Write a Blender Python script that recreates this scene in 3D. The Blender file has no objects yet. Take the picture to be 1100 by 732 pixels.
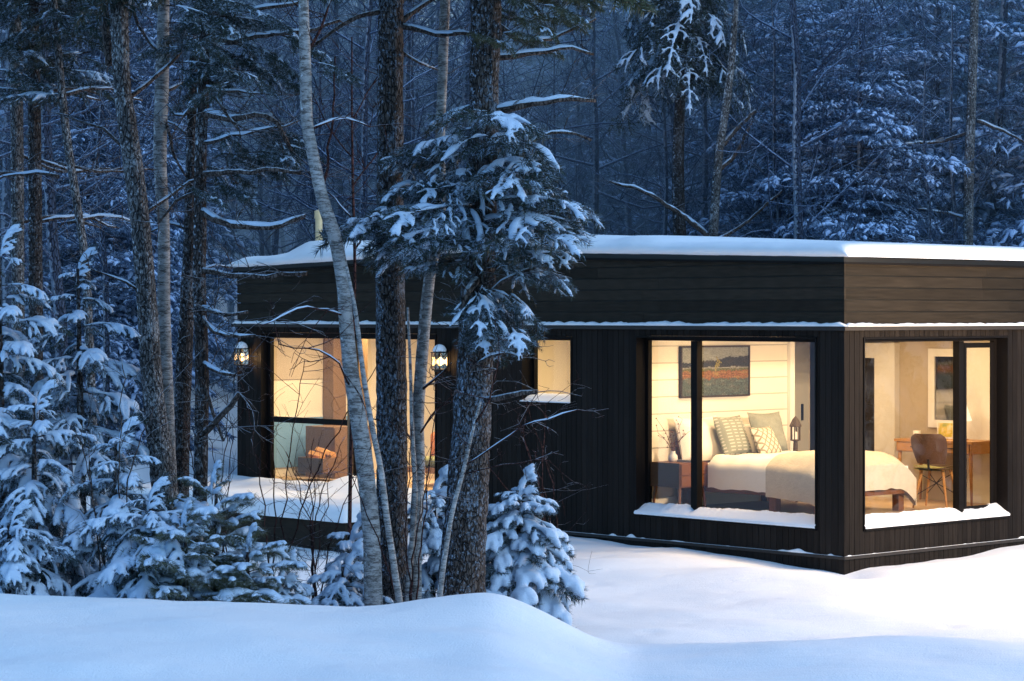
import bpy, math, random
import numpy as np
from mathutils import Vector, Matrix, noise

R = math.radians
sc = bpy.context.scene
col = sc.collection
F = 2669.0          # focal length in photo pixels (1100 wide)
EYE = 2.64
HZ = 338.0

# ------------------------------------------------------------------ geometry helpers
class MB:
    def __init__(self):
        self.V = []; self.Q = []; self.T = []; self.QM = []; self.TM = []; self.n = 0
    def add(self, v, q=None, t=None, m=0):
        v = np.asarray(v, float).reshape(-1, 3)
        if q is not None and len(q):
            q = np.asarray(q, np.int64).reshape(-1, 4); self.Q.append(q + self.n); self.QM.append(np.full(len(q), m, np.int32))
        if t is not None and len(t):
            t = np.asarray(t, np.int64).reshape(-1, 3); self.T.append(t + self.n); self.TM.append(np.full(len(t), m, np.int32))
        self.V.append(v); self.n += len(v)
    def arr(self):
        V = np.concatenate(self.V) if self.V else np.zeros((0, 3))
        Q = np.concatenate(self.Q) if self.Q else np.zeros((0, 4), np.int64)
        T = np.concatenate(self.T) if self.T else np.zeros((0, 3), np.int64)
        return V, Q, T
    def box(self, x0, x1, y0, y1, z0, z1, m=0):
        v = [(x0,y0,z0),(x1,y0,z0),(x1,y1,z0),(x0,y1,z0),(x0,y0,z1),(x1,y0,z1),(x1,y1,z1),(x0,y1,z1)]
        q = [(0,3,2,1),(4,5,6,7),(0,1,5,4),(1,2,6,5),(2,3,7,6),(3,0,4,7)]
        self.add(v, q, None, m)
    def tube(self, P, Rr, k=6, m=0, cap=True, lump=0, rng=None, flat=1.0):
        v, q, t = tube(P, Rr, k, cap, lump, rng, flat); self.add(v, q, t, m)
    def lathe(self, prof, k=20, c=(0,0,0), m=0):
        prof = np.asarray(prof, float); n = len(prof)
        a = np.arange(k) * 2 * math.pi / k
        v = np.stack([prof[:, 0:1] * np.cos(a)[None], prof[:, 0:1] * np.sin(a)[None], np.repeat(prof[:, 1:2], k, 1)], -1).reshape(-1, 3) + np.array(c)
        q = [(i*k+j, i*k+(j+1) % k, (i+1)*k+(j+1) % k, (i+1)*k+j) for i in range(n-1) for j in range(k)]
        self.add(v, q, None, m)
    def build(self, name, mats, parent=None, smooth=False, loc=None, angle=None):
        V, Q, T = self.arr()
        me = bpy.data.meshes.new(name)
        me.vertices.add(len(V)); me.vertices.foreach_set('co', V.astype(np.float32).ravel())
        nq, nt = len(Q), len(T)
        me.loops.add(nq*4 + nt*3)
        me.loops.foreach_set('vertex_index', np.concatenate([Q.ravel(), T.ravel()]).astype(np.int32))
        me.polygons.add(nq + nt)
        me.polygons.foreach_set('loop_start', np.concatenate([np.arange(nq)*4, nq*4 + np.arange(nt)*3]).astype(np.int32))
        if not isinstance(mats, (list, tuple)): mats = [mats]
        for m in mats: me.materials.append(m)
        mi = np.concatenate(self.QM + self.TM) if (self.QM or self.TM) else np.zeros(0, np.int32)
        me.polygons.foreach_set('material_index', mi.astype(np.int32))
        me.update(calc_edges=True)
        if smooth:
            me.shade_smooth()
            if angle: me.set_sharp_from_angle(angle=R(angle))
        else: me.shade_flat()
        o = bpy.data.objects.new(name, me); col.objects.link(o)
        if parent is not None: o.parent = parent
        if loc is not None: o.location = loc
        return o

def tube(P, Rr, k=6, cap=True, lump=0, rng=None, flat=1.0):
    P = np.asarray(P, float); n = len(P)
    Rr = np.broadcast_to(np.asarray(Rr, float), (n,))
    T = np.gradient(P, axis=0); T /= np.linalg.norm(T, axis=1, keepdims=True) + 1e-9
    mt = np.abs(T[:, 2]).mean()
    ref = np.array([0., 1, 0]) if mt > .8 else np.array([0., 0, 1])
    A = np.cross(T, ref); A /= np.linalg.norm(A, axis=1, keepdims=True) + 1e-9
    B = np.cross(A, T)
    a = np.arange(k) * 2 * math.pi / k
    rr = np.repeat(Rr[:, None], k, 1)
    if lump and rng is not None: rr = rr * (1 + lump * rng.standard_normal((n, k)))
    v = P[:, None] + rr[..., None] * (np.cos(a)[None, :, None] * A[:, None] + flat * np.sin(a)[None, :, None] * B[:, None])
    v = v.reshape(-1, 3)
    i = np.arange(n-1)[:, None] * k; j = np.arange(k)[None]; jn = (j+1) % k
    q = np.stack([i+j, i+k+j, i+k+jn, i+jn], -1).reshape(-1, 4)
    t = None
    if cap:
        v = np.vstack([v, P[:1], P[-1:]]); b = n*k
        j = np.arange(k); jn = (j+1) % k
        t = np.vstack([np.stack([np.full(k, b), j, jn], -1), np.stack([np.full(k, b+1), (n-1)*k+jn, (n-1)*k+j], -1)])
    return v, q, t

def smooth_path(P, step=None, n=None):
    P = np.asarray(P, float)
    if len(P) < 3:
        u = np.linspace(0, 1, n or 6)[:, None]; return P[0] + (P[-1]-P[0]) * u
    d = np.r_[0, np.cumsum(np.linalg.norm(np.diff(P, axis=0)[:, :3], axis=1))]
    m = n or max(4, int(d[-1]/step))
    s = np.linspace(0, d[-1], m)
    tang = np.gradient(P, d, axis=0)
    out = np.empty((m, P.shape[1]))
    for a, si in enumerate(s):
        i = min(len(d)-2, int(np.searchsorted(d, si, 'right')-1)); h = d[i+1]-d[i]; x = (si-d[i])/h
        out[a] = (2*x**3-3*x**2+1)*P[i] + (x**3-2*x*x+x)*h*tang[i] + (-2*x**3+3*x*x)*P[i+1] + (x**3-x*x)*h*tang[i+1]
    return out

def at(px, py, Y):
    return np.array([(px-550)/F*Y, Y, EYE-(py-HZ)/F*Y])

def empty(name, loc=(0,0,0), rz=0):
    o = bpy.data.objects.new(name, None); o.empty_display_size = .2
    col.objects.link(o); o.location = loc; o.rotation_euler = (0, 0, rz); return o
def tag(o, label=None, cat=None, group=None, kind=None):
    if label: o['label'] = label
    if cat: o['category'] = cat
    if group: o['group'] = group
    if kind: o['kind'] = kind
    return o
def copy_tree(o, parent=None):
    c = o.copy(); col.objects.link(c)
    if parent is not None: c.parent = parent
    for ch in list(o.children): copy_tree(ch, c)
    return c

# ------------------------------------------------------------------ materials
def mat(name):
    m = bpy.data.materials.new(name); m.use_nodes = True
    nt = m.node_tree; nt.nodes.clear()
    return m, nt
class N:
    def __init__(self, nt): self.nt = nt
    def __call__(self, typ, ins=None, **kw):
        n = self.nt.nodes.new(typ)
        for k, v in kw.items(): setattr(n, k, v)
        for k, v in (ins or {}).items():
            s = n.inputs[k]
            if isinstance(v, bpy.types.NodeSocket): self.nt.links.new(v, s)
            else: s.default_value = v
        return n
def c4(c): return (c[0], c[1], c[2], 1)
def ramp(n, fac, stops):
    r = n('ShaderNodeValToRGB', {'Fac': fac}); e = r.color_ramp.elements
    while len(e) < len(stops): e.new(.5)
    for i, (p, c) in enumerate(stops): e[i].position = p; e[i].color = c4(c) if len(c) == 3 else c
    return r.outputs['Color']
def mixc(n, fac, a, b, mode='MIX'):
    m = n('ShaderNodeMix', data_type='RGBA', blend_type=mode)
    for idx, v in ((0, fac), (6, a), (7, b)):
        if isinstance(v, bpy.types.NodeSocket): n.nt.links.new(v, m.inputs[idx])
        else: m.inputs[idx].default_value = c4(v) if isinstance(v, (tuple, list)) and len(v) == 3 else v
    return m.outputs[2]
def math_(n, op, a, b=0.0, clamp=False):
    m = n('ShaderNodeMath', {0: a, 1: b}, operation=op); m.use_clamp = clamp
    return m.outputs[0]
def coords(n, kind='Object', scale=(1,1,1)):
    tc = n('ShaderNodeTexCoord')
    mp = n('ShaderNodeMapping', {'Vector': tc.outputs[kind], 'Scale': scale})
    return mp.outputs[0]
def noise_(n, vec, scale, detail=4, rough=.55):
    return n('ShaderNodeTexNoise', {'Vector': vec, 'Scale': scale, 'Detail': detail, 'Roughness': rough}).outputs['Fac']
def finish(n, color, rough=.6, bump=None, bstr=.3, bdist=.01, spec=.3, extra=None):
    ins = {'Base Color': color if isinstance(color, bpy.types.NodeSocket) else c4(color), 'Roughness': rough, 'Specular IOR Level': spec}
    if extra: ins.update(extra)
    p = n('ShaderNodeBsdfPrincipled', ins)
    if bump is not None:
        b = n('ShaderNodeBump', {'Height': bump, 'Strength': bstr, 'Distance': bdist})
        n.nt.links.new(b.outputs[0], p.inputs['Normal'])
    n('ShaderNodeOutputMaterial', {'Surface': p.outputs[0]})
    return p
def plain(name, color, rough=.5, nscale=18, var=.25, bstr=.12, spec=.3, scale=(1,1,1), metal=0):
    m, nt = mat(name); n = N(nt); v = coords(n, 'Object', scale)
    f = noise_(n, v, nscale, 5)
    cc = mixc(n, f, tuple(max(0, x*(1-var)) for x in color), tuple(x*(1+var) for x in color))
    finish(n, cc, rough, noise_(n, v, nscale*3, 3), bstr, .004, spec, {'Metallic': metal}); return m

def snow_mat(name, tint=(.86, .88, .91), fine=60, bstr=.35):
    m, nt = mat(name); n = N(nt)
    g = n('ShaderNodeNewGeometry').outputs['Position']
    f1 = noise_(n, g, 2.2, 5, .5); f2 = noise_(n, g, fine, 3, .7)
    cc = mixc(n, f1, tuple(x*.95 for x in tint), tint)
    f3 = noise_(n, g, 11, 4, .6)
    mp = n('ShaderNodeMapping', {'Vector': g, 'Scale': (1.1, 6.0, 1.0)}); f4 = noise_(n, mp.outputs[0], 2.6, 5, .6)
    h = math_(n, 'ADD', math_(n, 'ADD', math_(n, 'MULTIPLY', math_(n, 'ADD', f1, math_(n, 'MULTIPLY', f4, .45)), 1.2), math_(n, 'MULTIPLY', f3, .25)), math_(n, 'MULTIPLY', f2, .6))
    finish(n, cc, .7, h, bstr, .05, .25); return m
M_SNOW = snow_mat('snow')
M_SNOWT = snow_mat('shaded_tree_snow', (.47, .585, .74), 90, .4)  # snow colour darkened and blued for the shade among the trees
M_SNOWF = snow_mat('hazed_tree_snow', (.36, .50, .74), 30, .2)  # bluer still: distance haze is mixed into the snow colour

def snow_mask(n, thr, soft, wind=(0,0,1), nscale=14, obj=False, amp=.6):
    g = n('ShaderNodeNewGeometry')
    d = n('ShaderNodeVectorMath', {0: g.outputs['Normal'], 1: Vector(wind).normalized()}, operation='DOT_PRODUCT').outputs['Value']
    f = noise_(n, g.outputs['Position'], nscale, 5, .65)
    s = math_(n, 'ADD', d, math_(n, 'MULTIPLY', math_(n, 'SUBTRACT', f, .5), amp*2))
    return n('ShaderNodeMapRange', {'Value': s, 'From Min': thr-soft, 'From Max': thr+soft}).outputs[0]

def bark(name, c1, c2, thr=.75, wind=(-.75,-.45,.35), nscale=16, vscale=(1,1,.35), sc_=26, bstr=.9, snow=(.6,.66,.74), amp=.6, lichen=None):
    m, nt = mat(name); n = N(nt)
    v = coords(n, 'Object', vscale)
    f = noise_(n, v, sc_, 6, .75)
    vor = n('ShaderNodeTexVoronoi', {'Vector': v, 'Scale': sc_*1.5, 'Randomness': 1.0}, feature='DISTANCE_TO_EDGE').outputs['Distance']
    crack = n('ShaderNodeMapRange', {'Value': vor, 'From Min': .0, 'From Max': .14}).outputs[0]
    h = math_(n, 'ADD', math_(n, 'MULTIPLY', f, .8), crack)
    cc = ramp(n, f, [(.3, c1), (.68, c2)])
    cc = mixc(n, math_(n, 'SUBTRACT', 1.0, crack), cc, tuple(x*.35 for x in c1))
    if lichen:
        big = noise_(n, coords(n, 'Object', (1,1,.6)), 5, 3, .6)
        lf = noise_(n, coords(n, 'Object', (1,1,.7)), 44, 6, .8)
        lf = math_(n, 'ADD', lf, math_(n, 'MULTIPLY', math_(n, 'SUBTRACT', big, .5), .35))
        cc = mixc(n, ramp(n, lf, [(.53, (0,0,0)), (.60, (1,1,1))]), cc, lichen)
    cc = mixc(n, snow_mask(n, thr, .09, wind, nscale, amp=amp), cc, snow)
    finish(n, cc, .85, h, bstr, .025, .15); return m
M_BARK = bark('scaly_bark', (.012,.0105,.011), (.11,.09,.082), thr=1.08, lichen=(.17,.21,.27), amp=1.1, nscale=34, snow=(.32,.4,.52))
M_BARKD = bark('dark_bark', (.014,.012,.012), (.07,.056,.052), thr=1.1, lichen=(.16,.18,.21), amp=1.1, nscale=26, snow=(.45,.5,.58))
M_BARKG = bark('grey_bark', (.035,.034,.036), (.16,.155,.155), thr=1.05, lichen=(.34,.36,.39), amp=.9, nscale=24)
M_BARKF = bark('hazed_bark', (.025,.036,.065), (.065,.092,.15), thr=.75, snow=(.3,.36,.46), amp=.7)  # bark of far trees, with aerial haze painted into its colour
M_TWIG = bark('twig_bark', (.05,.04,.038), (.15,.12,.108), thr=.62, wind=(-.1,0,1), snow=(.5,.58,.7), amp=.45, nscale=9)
M_TWIGF = bark('hazed_twig', (.05,.078,.14), (.105,.16,.27), thr=.5, wind=(-.1,0,1), snow=(.28,.38,.56), amp=.5, nscale=6)  # pale blue of the twigs is painted haze; snow lies on top
M_REDTWIG = bark('reddish_twig', (.035,.014,.014), (.09,.04,.036), thr=.8, wind=(0,0,1), amp=.4)

def birch():
    m, nt = mat('birch_bark'); n = N(nt)
    v = coords(n, 'Object', (1,1,3.2)); v2 = coords(n, 'Object', (1,1,1))
    f = noise_(n, v, 11, 7, .85); g = noise_(n, v2, 7, 4, .6); h = noise_(n, coords(n, 'Object', (1,1,9)), 7, 5, .8)
    base = mixc(n, g, (.10,.10,.10), (.46,.46,.47))
    dark = ramp(n, f, [(.47, (0,0,0)), (.58, (1,1,1))])
    cc = mixc(n, math_(n, 'MULTIPLY', dark, .85), base, (.035,.03,.028))
    cc = mixc(n, math_(n, 'MULTIPLY', ramp(n, h, [(.54, (0,0,0)), (.60, (1,1,1))]), .85), cc, (.05,.042,.04))
    cc = mixc(n, snow_mask(n, 1.1, .1, (-.75,-.45,.35), 26, amp=.9), cc, (.6,.65,.71))
    finish(n, cc, .7, math_(n, 'ADD', f, h), .5, .01, .25); return m
M_BIRCH = birch()

def needles(name, c1, c2, snowc, thr, amp=.5):
    m, nt = mat(name); n = N(nt)
    g = n('ShaderNodeNewGeometry').outputs['Position']
    f = noise_(n, g, 3, 4)
    cc = mixc(n, f, c1, c2)
    cc = mixc(n, snow_mask(n, thr, .15, (-.2,-.1,1), 7, amp=amp), cc, snowc)
    finish(n, cc, .65, None, spec=.2); return m
M_NEED = needles('fir_needles', (.012,.022,.02), (.038,.06,.05), (.28,.36,.48), .58, .75)
M_NEEDG = needles('pine_needles', (.03,.045,.025), (.10,.105,.06), (.5,.56,.64), .85, .7)
M_NEEDF = needles('hazed_needles', (.04,.075,.135), (.085,.145,.24), (.32,.46,.68), .68, .8)  # needle colour lifted toward blue to carry the haze

def siding(name, base, grain_axis, rough=.55):
    m, nt = mat(name); n = N(nt)
    s = (1.2, 1.2, 22) if grain_axis == 'x' else (22, 22, 1.2)
    v = coords(n, 'Object', s)
    f = noise_(n, v, 2.2, 7, .65)
    w = n('ShaderNodeTexWave', {'Vector': coords(n, 'Object', (.5,.5,5) if grain_axis == 'x' else (5,5,.35)), 'Scale': 2.2, 'Distortion': 9, 'Detail': 4, 'Detail Scale': 1.4}).outputs['Fac']
    g = math_(n, 'ADD', math_(n, 'MULTIPLY', f, .7), math_(n, 'MULTIPLY', w, .10))
    rnd = n('ShaderNodeNewGeometry').outputs['Random Per Island']
    cc = ramp(n, g, [(.25, tuple(x*.55 for x in base)), (.75, tuple(x*1.35 for x in base))])
    cc = mixc(n, rnd, mixc(n, 1.0, cc, (.68,.68,.68), 'MULTIPLY'), mixc(n, 1.0, cc, (1.28,1.26,1.24), 'MULTIPLY'))
    cc = mixc(n, snow_mask(n, 1.08, .03, (0,0,1), 40, amp=.25), cc, (.7,.74,.8))
    finish(n, cc, rough, g, .5, .004, .05); return m
M_SIDH = siding('stained_board_horizontal', (.034,.028,.0215), 'x')
M_SIDV = siding('stained_board_vertical', (.02,.0167,.015), 'z')
M_BLACK = plain('black_metal', (.008,.008,.009), .4, 30, .3)
M_FRAME = plain('dark_window_frame', (.007,.006,.006), .5, 40, .3, .1, .08)
M_LEDGE = plain('ledge_wood', (.025,.021,.019), .6, 20, .3)

def glass(name, tintc=(.97,.98,.97)):
    m, nt = mat(name); n = N(nt)
    lw = n('ShaderNodeFresnel', {'IOR': 1.5}).outputs[0]
    f = math_(n, 'MULTIPLY', lw, 1.1, True)
    t = n('ShaderNodeBsdfTransparent', {'Color': c4(tintc)})
    v = coords(n, 'Object'); b = n('ShaderNodeBump', {'Height': noise_(n, v, 1.2, 2), 'Strength': .05, 'Distance': .05})
    g = n('ShaderNodeBsdfGlossy', {'Color': (1,1,1,1), 'Roughness': .015, 'Normal': b.outputs[0]})
    mx = n('ShaderNodeMixShader', {0: f, 1: t.outputs[0], 2: g.outputs[0]})
    n('ShaderNodeOutputMaterial', {'Surface': mx.outputs[0]}); return m
M_GLASS = glass('window_glass')
def emit(name, c, s):
    m, nt = mat(name); n = N(nt)
    e = n('ShaderNodeEmission', {'Color': c4(c), 'Strength': s}); n('ShaderNodeOutputMaterial', {'Surface': e.outputs[0]}); return m

def shiplap(name, base, pitch=.19, axis='z'):
    m, nt = mat(name); n = N(nt)
    tc = n('ShaderNodeTexCoord'); sp = n('ShaderNodeSeparateXYZ', {'Vector': tc.outputs['Object']})
    fr = math_(n, 'FRACT', math_(n, 'DIVIDE', sp.outputs['Z' if axis == 'z' else 'X'], pitch))
    line = n('ShaderNodeMapRange', {'Value': fr, 'From Min': .0, 'From Max': .085}).outputs[0]
    f = noise_(n, coords(n, 'Object', (1,1,6)), 5, 4)
    cc = mixc(n, f, tuple(x*.96 for x in base), base)
    cc = mixc(n, line, tuple(x*.33 for x in base), cc)
    finish(n, cc, .5, line, .5, .004, .3); return m
M_SHIP = shiplap('cream_shiplap', (.82,.76,.64))
M_CREAM = plain('cream_plaster', (.8,.74,.62), .6, 6, .04, .05)
M_TAN = plain('tan_plaster', (.5,.42,.32), .6, 6, .05, .05)
M_WHITE = plain('white_door_paint', (.8,.77,.7), .4, 8, .04, .03)
M_GREY = plain('greige_paint', (.42,.4,.34), .5, 8, .05, .03)
M_FLOOR = plain('oak_floor', (.55,.39,.25), .4, 7, .2, .1, scale=(1,9,1))
M_WALNUT = plain('walnut', (.17,.068,.03), .4, 9, .35, .1, scale=(1,1,8))
M_OAK = plain('honey_oak', (.4,.2,.07), .4, 9, .3, .1, scale=(1,1,8))
M_POST = plain('fir_timber', (.2,.12,.062), .5, 10, .25, .15, scale=(8,8,1))
M_LINEN = plain('white_linen', (.86,.81,.72), .85, 5, .05, .5)
M_THROW = plain('beige_throw', (.62,.54,.42), .9, 14, .14, .8)
M_SAGE = plain('sage_cushion', (.26,.27,.22), .9, 20, .3, .6)
M_RUST = plain('orange_leather', (.42,.15,.05), .5, 12, .2, .2)
M_OLIVE = plain('olive_fabric', (.25,.24,.1), .85, 12, .2, .4)
M_CERAM = plain('pale_ceramic', (.75,.72,.66), .3, 10, .06)
M_LOG = plain('split_firewood', (.68,.33,.10), .8, 16, .35, .6)

# ------------------------------------------------------------------ terrain
def sst(a, b, x):
    t = np.clip((x-a)/(b-a), 0, 1); return t*t*(3-2*t)
def ground(x, y):
    x = np.asarray(x, float); y = np.asarray(y, float)
    g = .035*np.clip(y-25.4, 0, 5)
    left = sst(-2.2, -4.6, x)
    g = g*(1-left*sst(24, 27, y)) + left*(-.12*sst(24, 27, y)) + left*sst(29.5, 36, y)*.72
    g = g + np.clip(y-36, 0, 400)*.038*sst(36, 44, y)
    g = g + sst(60, 160, y)*5
    side = .40 + .60*sst(.95, -.25, x)
    bank = sst(19.8, 17.6, y)*.63 - np.clip(17.6-y, 0, 6)*.045
    g = g + side*bank
    g = g + .04*np.exp(-((x+.25)/.50)**2 - ((y-17.7)/.8)**2) - .06*np.exp(-((x+1.15)/.55)**2 - ((y-17.7)/1.)**2)
    g = g + .07*np.exp(-((x-3.3)/1.6)**2 - ((y-17.6)/1.1)**2)*sst(.8, 2., x)
    # drift along the wall and scoops by the corner
    g = g + .09*np.exp(-((x-1.0)/.9)**2 - ((y-25.6)/.8)**2) + .1*np.exp(-((x-2.3)/.7)**2 - ((y-24.6)/.7)**2)
    g = g + .12*np.exp(-((x-5.1)/1.)**2 - ((y-25.2)/.7)**2) - .07*np.exp(-((x-3.4)/.28)**2 - ((y-25.1)/.45)**2)
    g = g + .025*np.sin(x*1.1+.7*y) + .018*np.sin(1.9*x-1.3*y+1) + .008*np.sin(4.3*x+2.9*y) + .006*np.sin(5.1*y-2.7*x)
    g = g - .34*np.exp(-((x+3.1)/1.7)**2 - ((y-28.7)/1.5)**2)
    # mound beyond the end wall
    g = g + 1.05*np.exp(-((x+7.4)/2.3)**2 - ((y-42.5)/2.6)**2)
    return g
def gz(x, y): return float(ground(x, y))

xs = np.unique(np.concatenate([np.linspace(-8, 9, 260), -8-np.geomspace(.1, 320, 40), 9+np.geomspace(.1, 320, 40)]))
ys = np.unique(np.concatenate([np.linspace(9, 32, 330), np.linspace(32, 60, 70), 60+np.geomspace(.5, 500, 40), np.linspace(-60, 9, 20)]))
X, Y = np.meshgrid(xs, ys)
Z = ground(X, Y)
for a_ in range(len(ys)):
    if 11 < ys[a_] < 30:
        for c_ in range(len(xs)):
            if -8 <= xs[c_] <= 9:
                x_, y_ = xs[c_], ys[a_]; Z[a_, c_] += .012*noise.noise((x_*1.6, y_*2.6, 1)) + .006*noise.noise((x_*4, y_*7, 2)) - .035*max(0, noise.noise((x_*3.1, y_*3.1, 7))-.42)*(1.5 if y_ > 18.2 else .8)
b = MB(); nx = len(xs)
i = np.arange(len(ys)-1)[:, None]*nx; j = np.arange(nx-1)[None]
b.add(np.stack([X, Y, Z], -1).reshape(-1, 3), np.stack([i+j, i+j+1, i+nx+j+1, i+nx+j], -1).reshape(-1, 4))
g = b.build('snowy_ground', M_SNOW, smooth=True); tag(g, 'deep smooth snow covering the ground', kind='structure')

# ------------------------------------------------------------------ cabin (local: x = -s along facade, y = t into the house)
CX, CY = 3.40, 25.42
RZ = -R(46.9)
cabin = empty('cabin', (CX, CY, 0), RZ)
tag(cabin, 'dark timber cabin with lit windows and snow on its flat roof', 'cabin')
def HL(s, t, z=0):
    c, sn = math.cos(RZ), math.sin(RZ)
    return Vector((CX - s*c - t*sn, CY - s*sn + t*c, z))
LEN, DEP, WB = 10.31, 7.0, 6.6      # length of A, depth, length of B
FL, CEIL = .47, 2.62
def roof_z(s):  # very low gable, ridge runs into the house
    return 2.64 + np.interp(s, [0, 5.6, LEN], [.545, .70, .575])
rs = np.random.default_rng(7)

# horizontal boards above the ledge
b = MB()
zt = 2.55; k = 0
while zt < 3.36:
    z1 = zt+.112
    s = 0.0
    while s < LEN:
        e = min(LEN, s + rs.uniform(1.6, 3.6));
        if LEN-e < .5: e = LEN
        top0 = min(z1, float(roof_z(s))-.02); top1 = min(z1, float(roof_z(e))-.02)
        if max(top0, top1) > zt+.01:
            a0, a1 = max(top0, zt+.004), max(top1, zt+.004)
            y0 = .0 + rs.uniform(0, .002)
            v = [(-s-.001,y0,zt),(-e+.001,y0,zt),(-e+.001,y0+.03,zt),(-s-.001,y0+.03,zt),(-s-.001,y0,a0),(-e+.001,y0,a1),(-e+.001,y0+.03,a1),(-s-.001,y0+.03,a0)]
            b.add(v, [(0,1,2,3),(4,7,6,5),(0,4,5,1),(1,5,6,2),(2,6,7,3),(3,7,4,0)])
        s = e
    t = 0.031
    while t < DEP:
        e = min(DEP, t + rs.uniform(1.6, 3.6))
        if DEP-e < .5: e = DEP
        a = min(z1, float(roof_z(0))-.02)
        if a > zt+.01:
            x0 = -rs.uniform(0, .002)
            b.box(x0-.03, x0, t+.001, e-.001, zt, a)
        b.box(-LEN, -LEN+.03, t+.001, e-.001, zt, min(z1, float(roof_z(LEN))-.02)) if min(z1, float(roof_z(LEN))-.02) > zt else None
        t = e
    zt += .124
b.build('upper_cladding', M_SIDH, cabin)
# backing behind the upper boards
b = MB()
for s0, s1 in ((.031, 5.6), (5.6, LEN-.031)):
    z0, z1 = float(roof_z(s0))-.03, float(roof_z(s1))-.03
    v = [(-s0,.034,2.5),(-s1,.034,2.5),(-s1,.06,2.5),(-s0,.06,2.5),(-s0,.034,z0),(-s1,.034,z1),(-s1,.06,z1),(-s0,.06,z0)]
    b.add(v, [(0,1,2,3),(4,7,6,5),(0,4,5,1),(1,5,6,2),(2,6,7,3),(3,7,4,0)])
b.box(-.06, -.034, .06, DEP, 2.5, 3.15); b.box(-LEN+.034, -LEN+.06, .06, DEP, 2.5, 3.18)
b.build('parapet_backing', M_BLACK, cabin)

# ledge and its snow
b = MB(); b.box(-LEN-.06, .055, -.055, .0, 2.475, 2.515); b.box(.0, .055, .0, DEP, 2.475, 2.515); b.box(-LEN-.06, -LEN, 0, DEP, 2.475, 2.515)
b.build('ledge', M_LEDGE, cabin)
def ridge_snow(p0, p1, z, w, h, out, seed, thresh=None, step=.035, bank=0.0):
    """bank of snow on a narrow ledge between two local points; out = outward unit (x,y)"""
    r = np.random.default_rng(seed); p0 = np.array(p0, float); p1 = np.array(p1, float)
    L = np.linalg.norm(p1-p0); n = int(L/step); mb = MB()
    prof = np.array([(0,0),(1,0),(1.06,.35),(.9,.75),(.55,1.0),(0,1.08)])
    u = np.linspace(0, 1, n); rows = []
    for a in u:
        d = a*L
        nz = .65 + .35*noise.noise((d*2.1, seed, 0)) + .3*noise.noise((d*9, seed, 3)) + .15*noise.noise((d*22, seed, 9))
        if thresh is not None: nz = max(0.02, (noise.noise((d*1.7, seed, 5))*.7+noise.noise((d*7, seed, 8))*.6-thresh))*1.6
        endf = min(1, a*L/.04, (1-a)*L/.04)
        hh = h*max(.05, nz)*max(.05, endf); ww = w*min(1.05, .75+.3*nz)
        if thresh is not None: ww = w*min(1, .25+1.5*nz)
        c = p0+(p1-p0)*a
        rows.append([(c[0]+out[0]*ww*q[0], c[1]+out[1]*ww*q[0], z+hh*q[1]) for q in prof])
    V = np.array(rows).reshape(-1, 3); m = len(prof)
    ii = np.arange(n-1)[:, None]*m; jj = np.arange(m-1)[None]
    Qd = np.stack([ii+jj, ii+jj+1, ii+m+jj+1, ii+m+jj], -1).reshape(-1, 4)
    mb.add(V, Qd); return mb
def merge(mbs):
    o = MB()
    for q in mbs:
        V, Q, T = q.arr(); o.add(V, Q, T)
    return o
merge([ridge_snow((-LEN-.05,-.002),(.05,-.002), 2.516, .052, .055, (0,-1), 11),
       ridge_snow((.002,.0),(.002,DEP), 2.516, .05, .042, (1,0), 12)]).build('ledge_snow', M_SNOW, cabin, True)
# low trim line with broken crumbs of snow
b = MB(); b.box(-6.3, .022, -.022, 0, .13, .16); b.box(0, .022, 0, DEP, .13, .16)
b.build('base_trim', M_LEDGE, cabin)
merge([ridge_snow((-6.25,-.0),(-.02,-.0), .161, .022, .05, (0,-1), 21, thresh=.02, step=.02),
       ridge_snow((.0,.0),(.0,DEP), .161, .022, .05, (1,0), 22, thresh=.12, step=.02)]).build('trim_snow', M_SNOW, cabin, True)

# lower vertical boards with openings
opA = [(.36, 2.97, .40, 2.405), (3.97, 4.82, 1.60, 2.385), (6.31, 9.80, .38, 2.405)]
opB = [(.30, 2.82, .40, 2.405)]
def vboards(mb, length, ops, face, z0, z1, w=.083):
    p = 0.0
    while p < length-1e-6:
        e = min(p+w, length)
        # split at opening edges
        edges = sorted({p, e, *[q for o in ops for q in o[:2] if p < q < e]})
        for a, c in zip(edges[:-1], edges[1:]):
            mid = (a+c)/2; segs = [(z0, z1)]
            for o in ops:
                if o[0] < mid < o[1]: segs = [(z0, o[2]), (o[3], z1)]
            off = rs.uniform(0, .002)
            for za, zb in segs:
                ga = .0028 if a == p else 0; gc = .0028 if c == e else 0
                if face == 'A': mb.box(-c+gc, -a-ga, .0+off, .03, za, zb)
                else: mb.box(-.03, -off, a+ga, c-gc, za, zb)
        p = e
b = MB(); vboards(b, LEN, [(o[0], o[1], o[2], o[3]) for o in opA], 'A', -.3, 2.474); vboards(b, DEP, opB, 'B', -.3, 2.474)
b.build('lower_cladding', M_SIDV, cabin)
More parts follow.
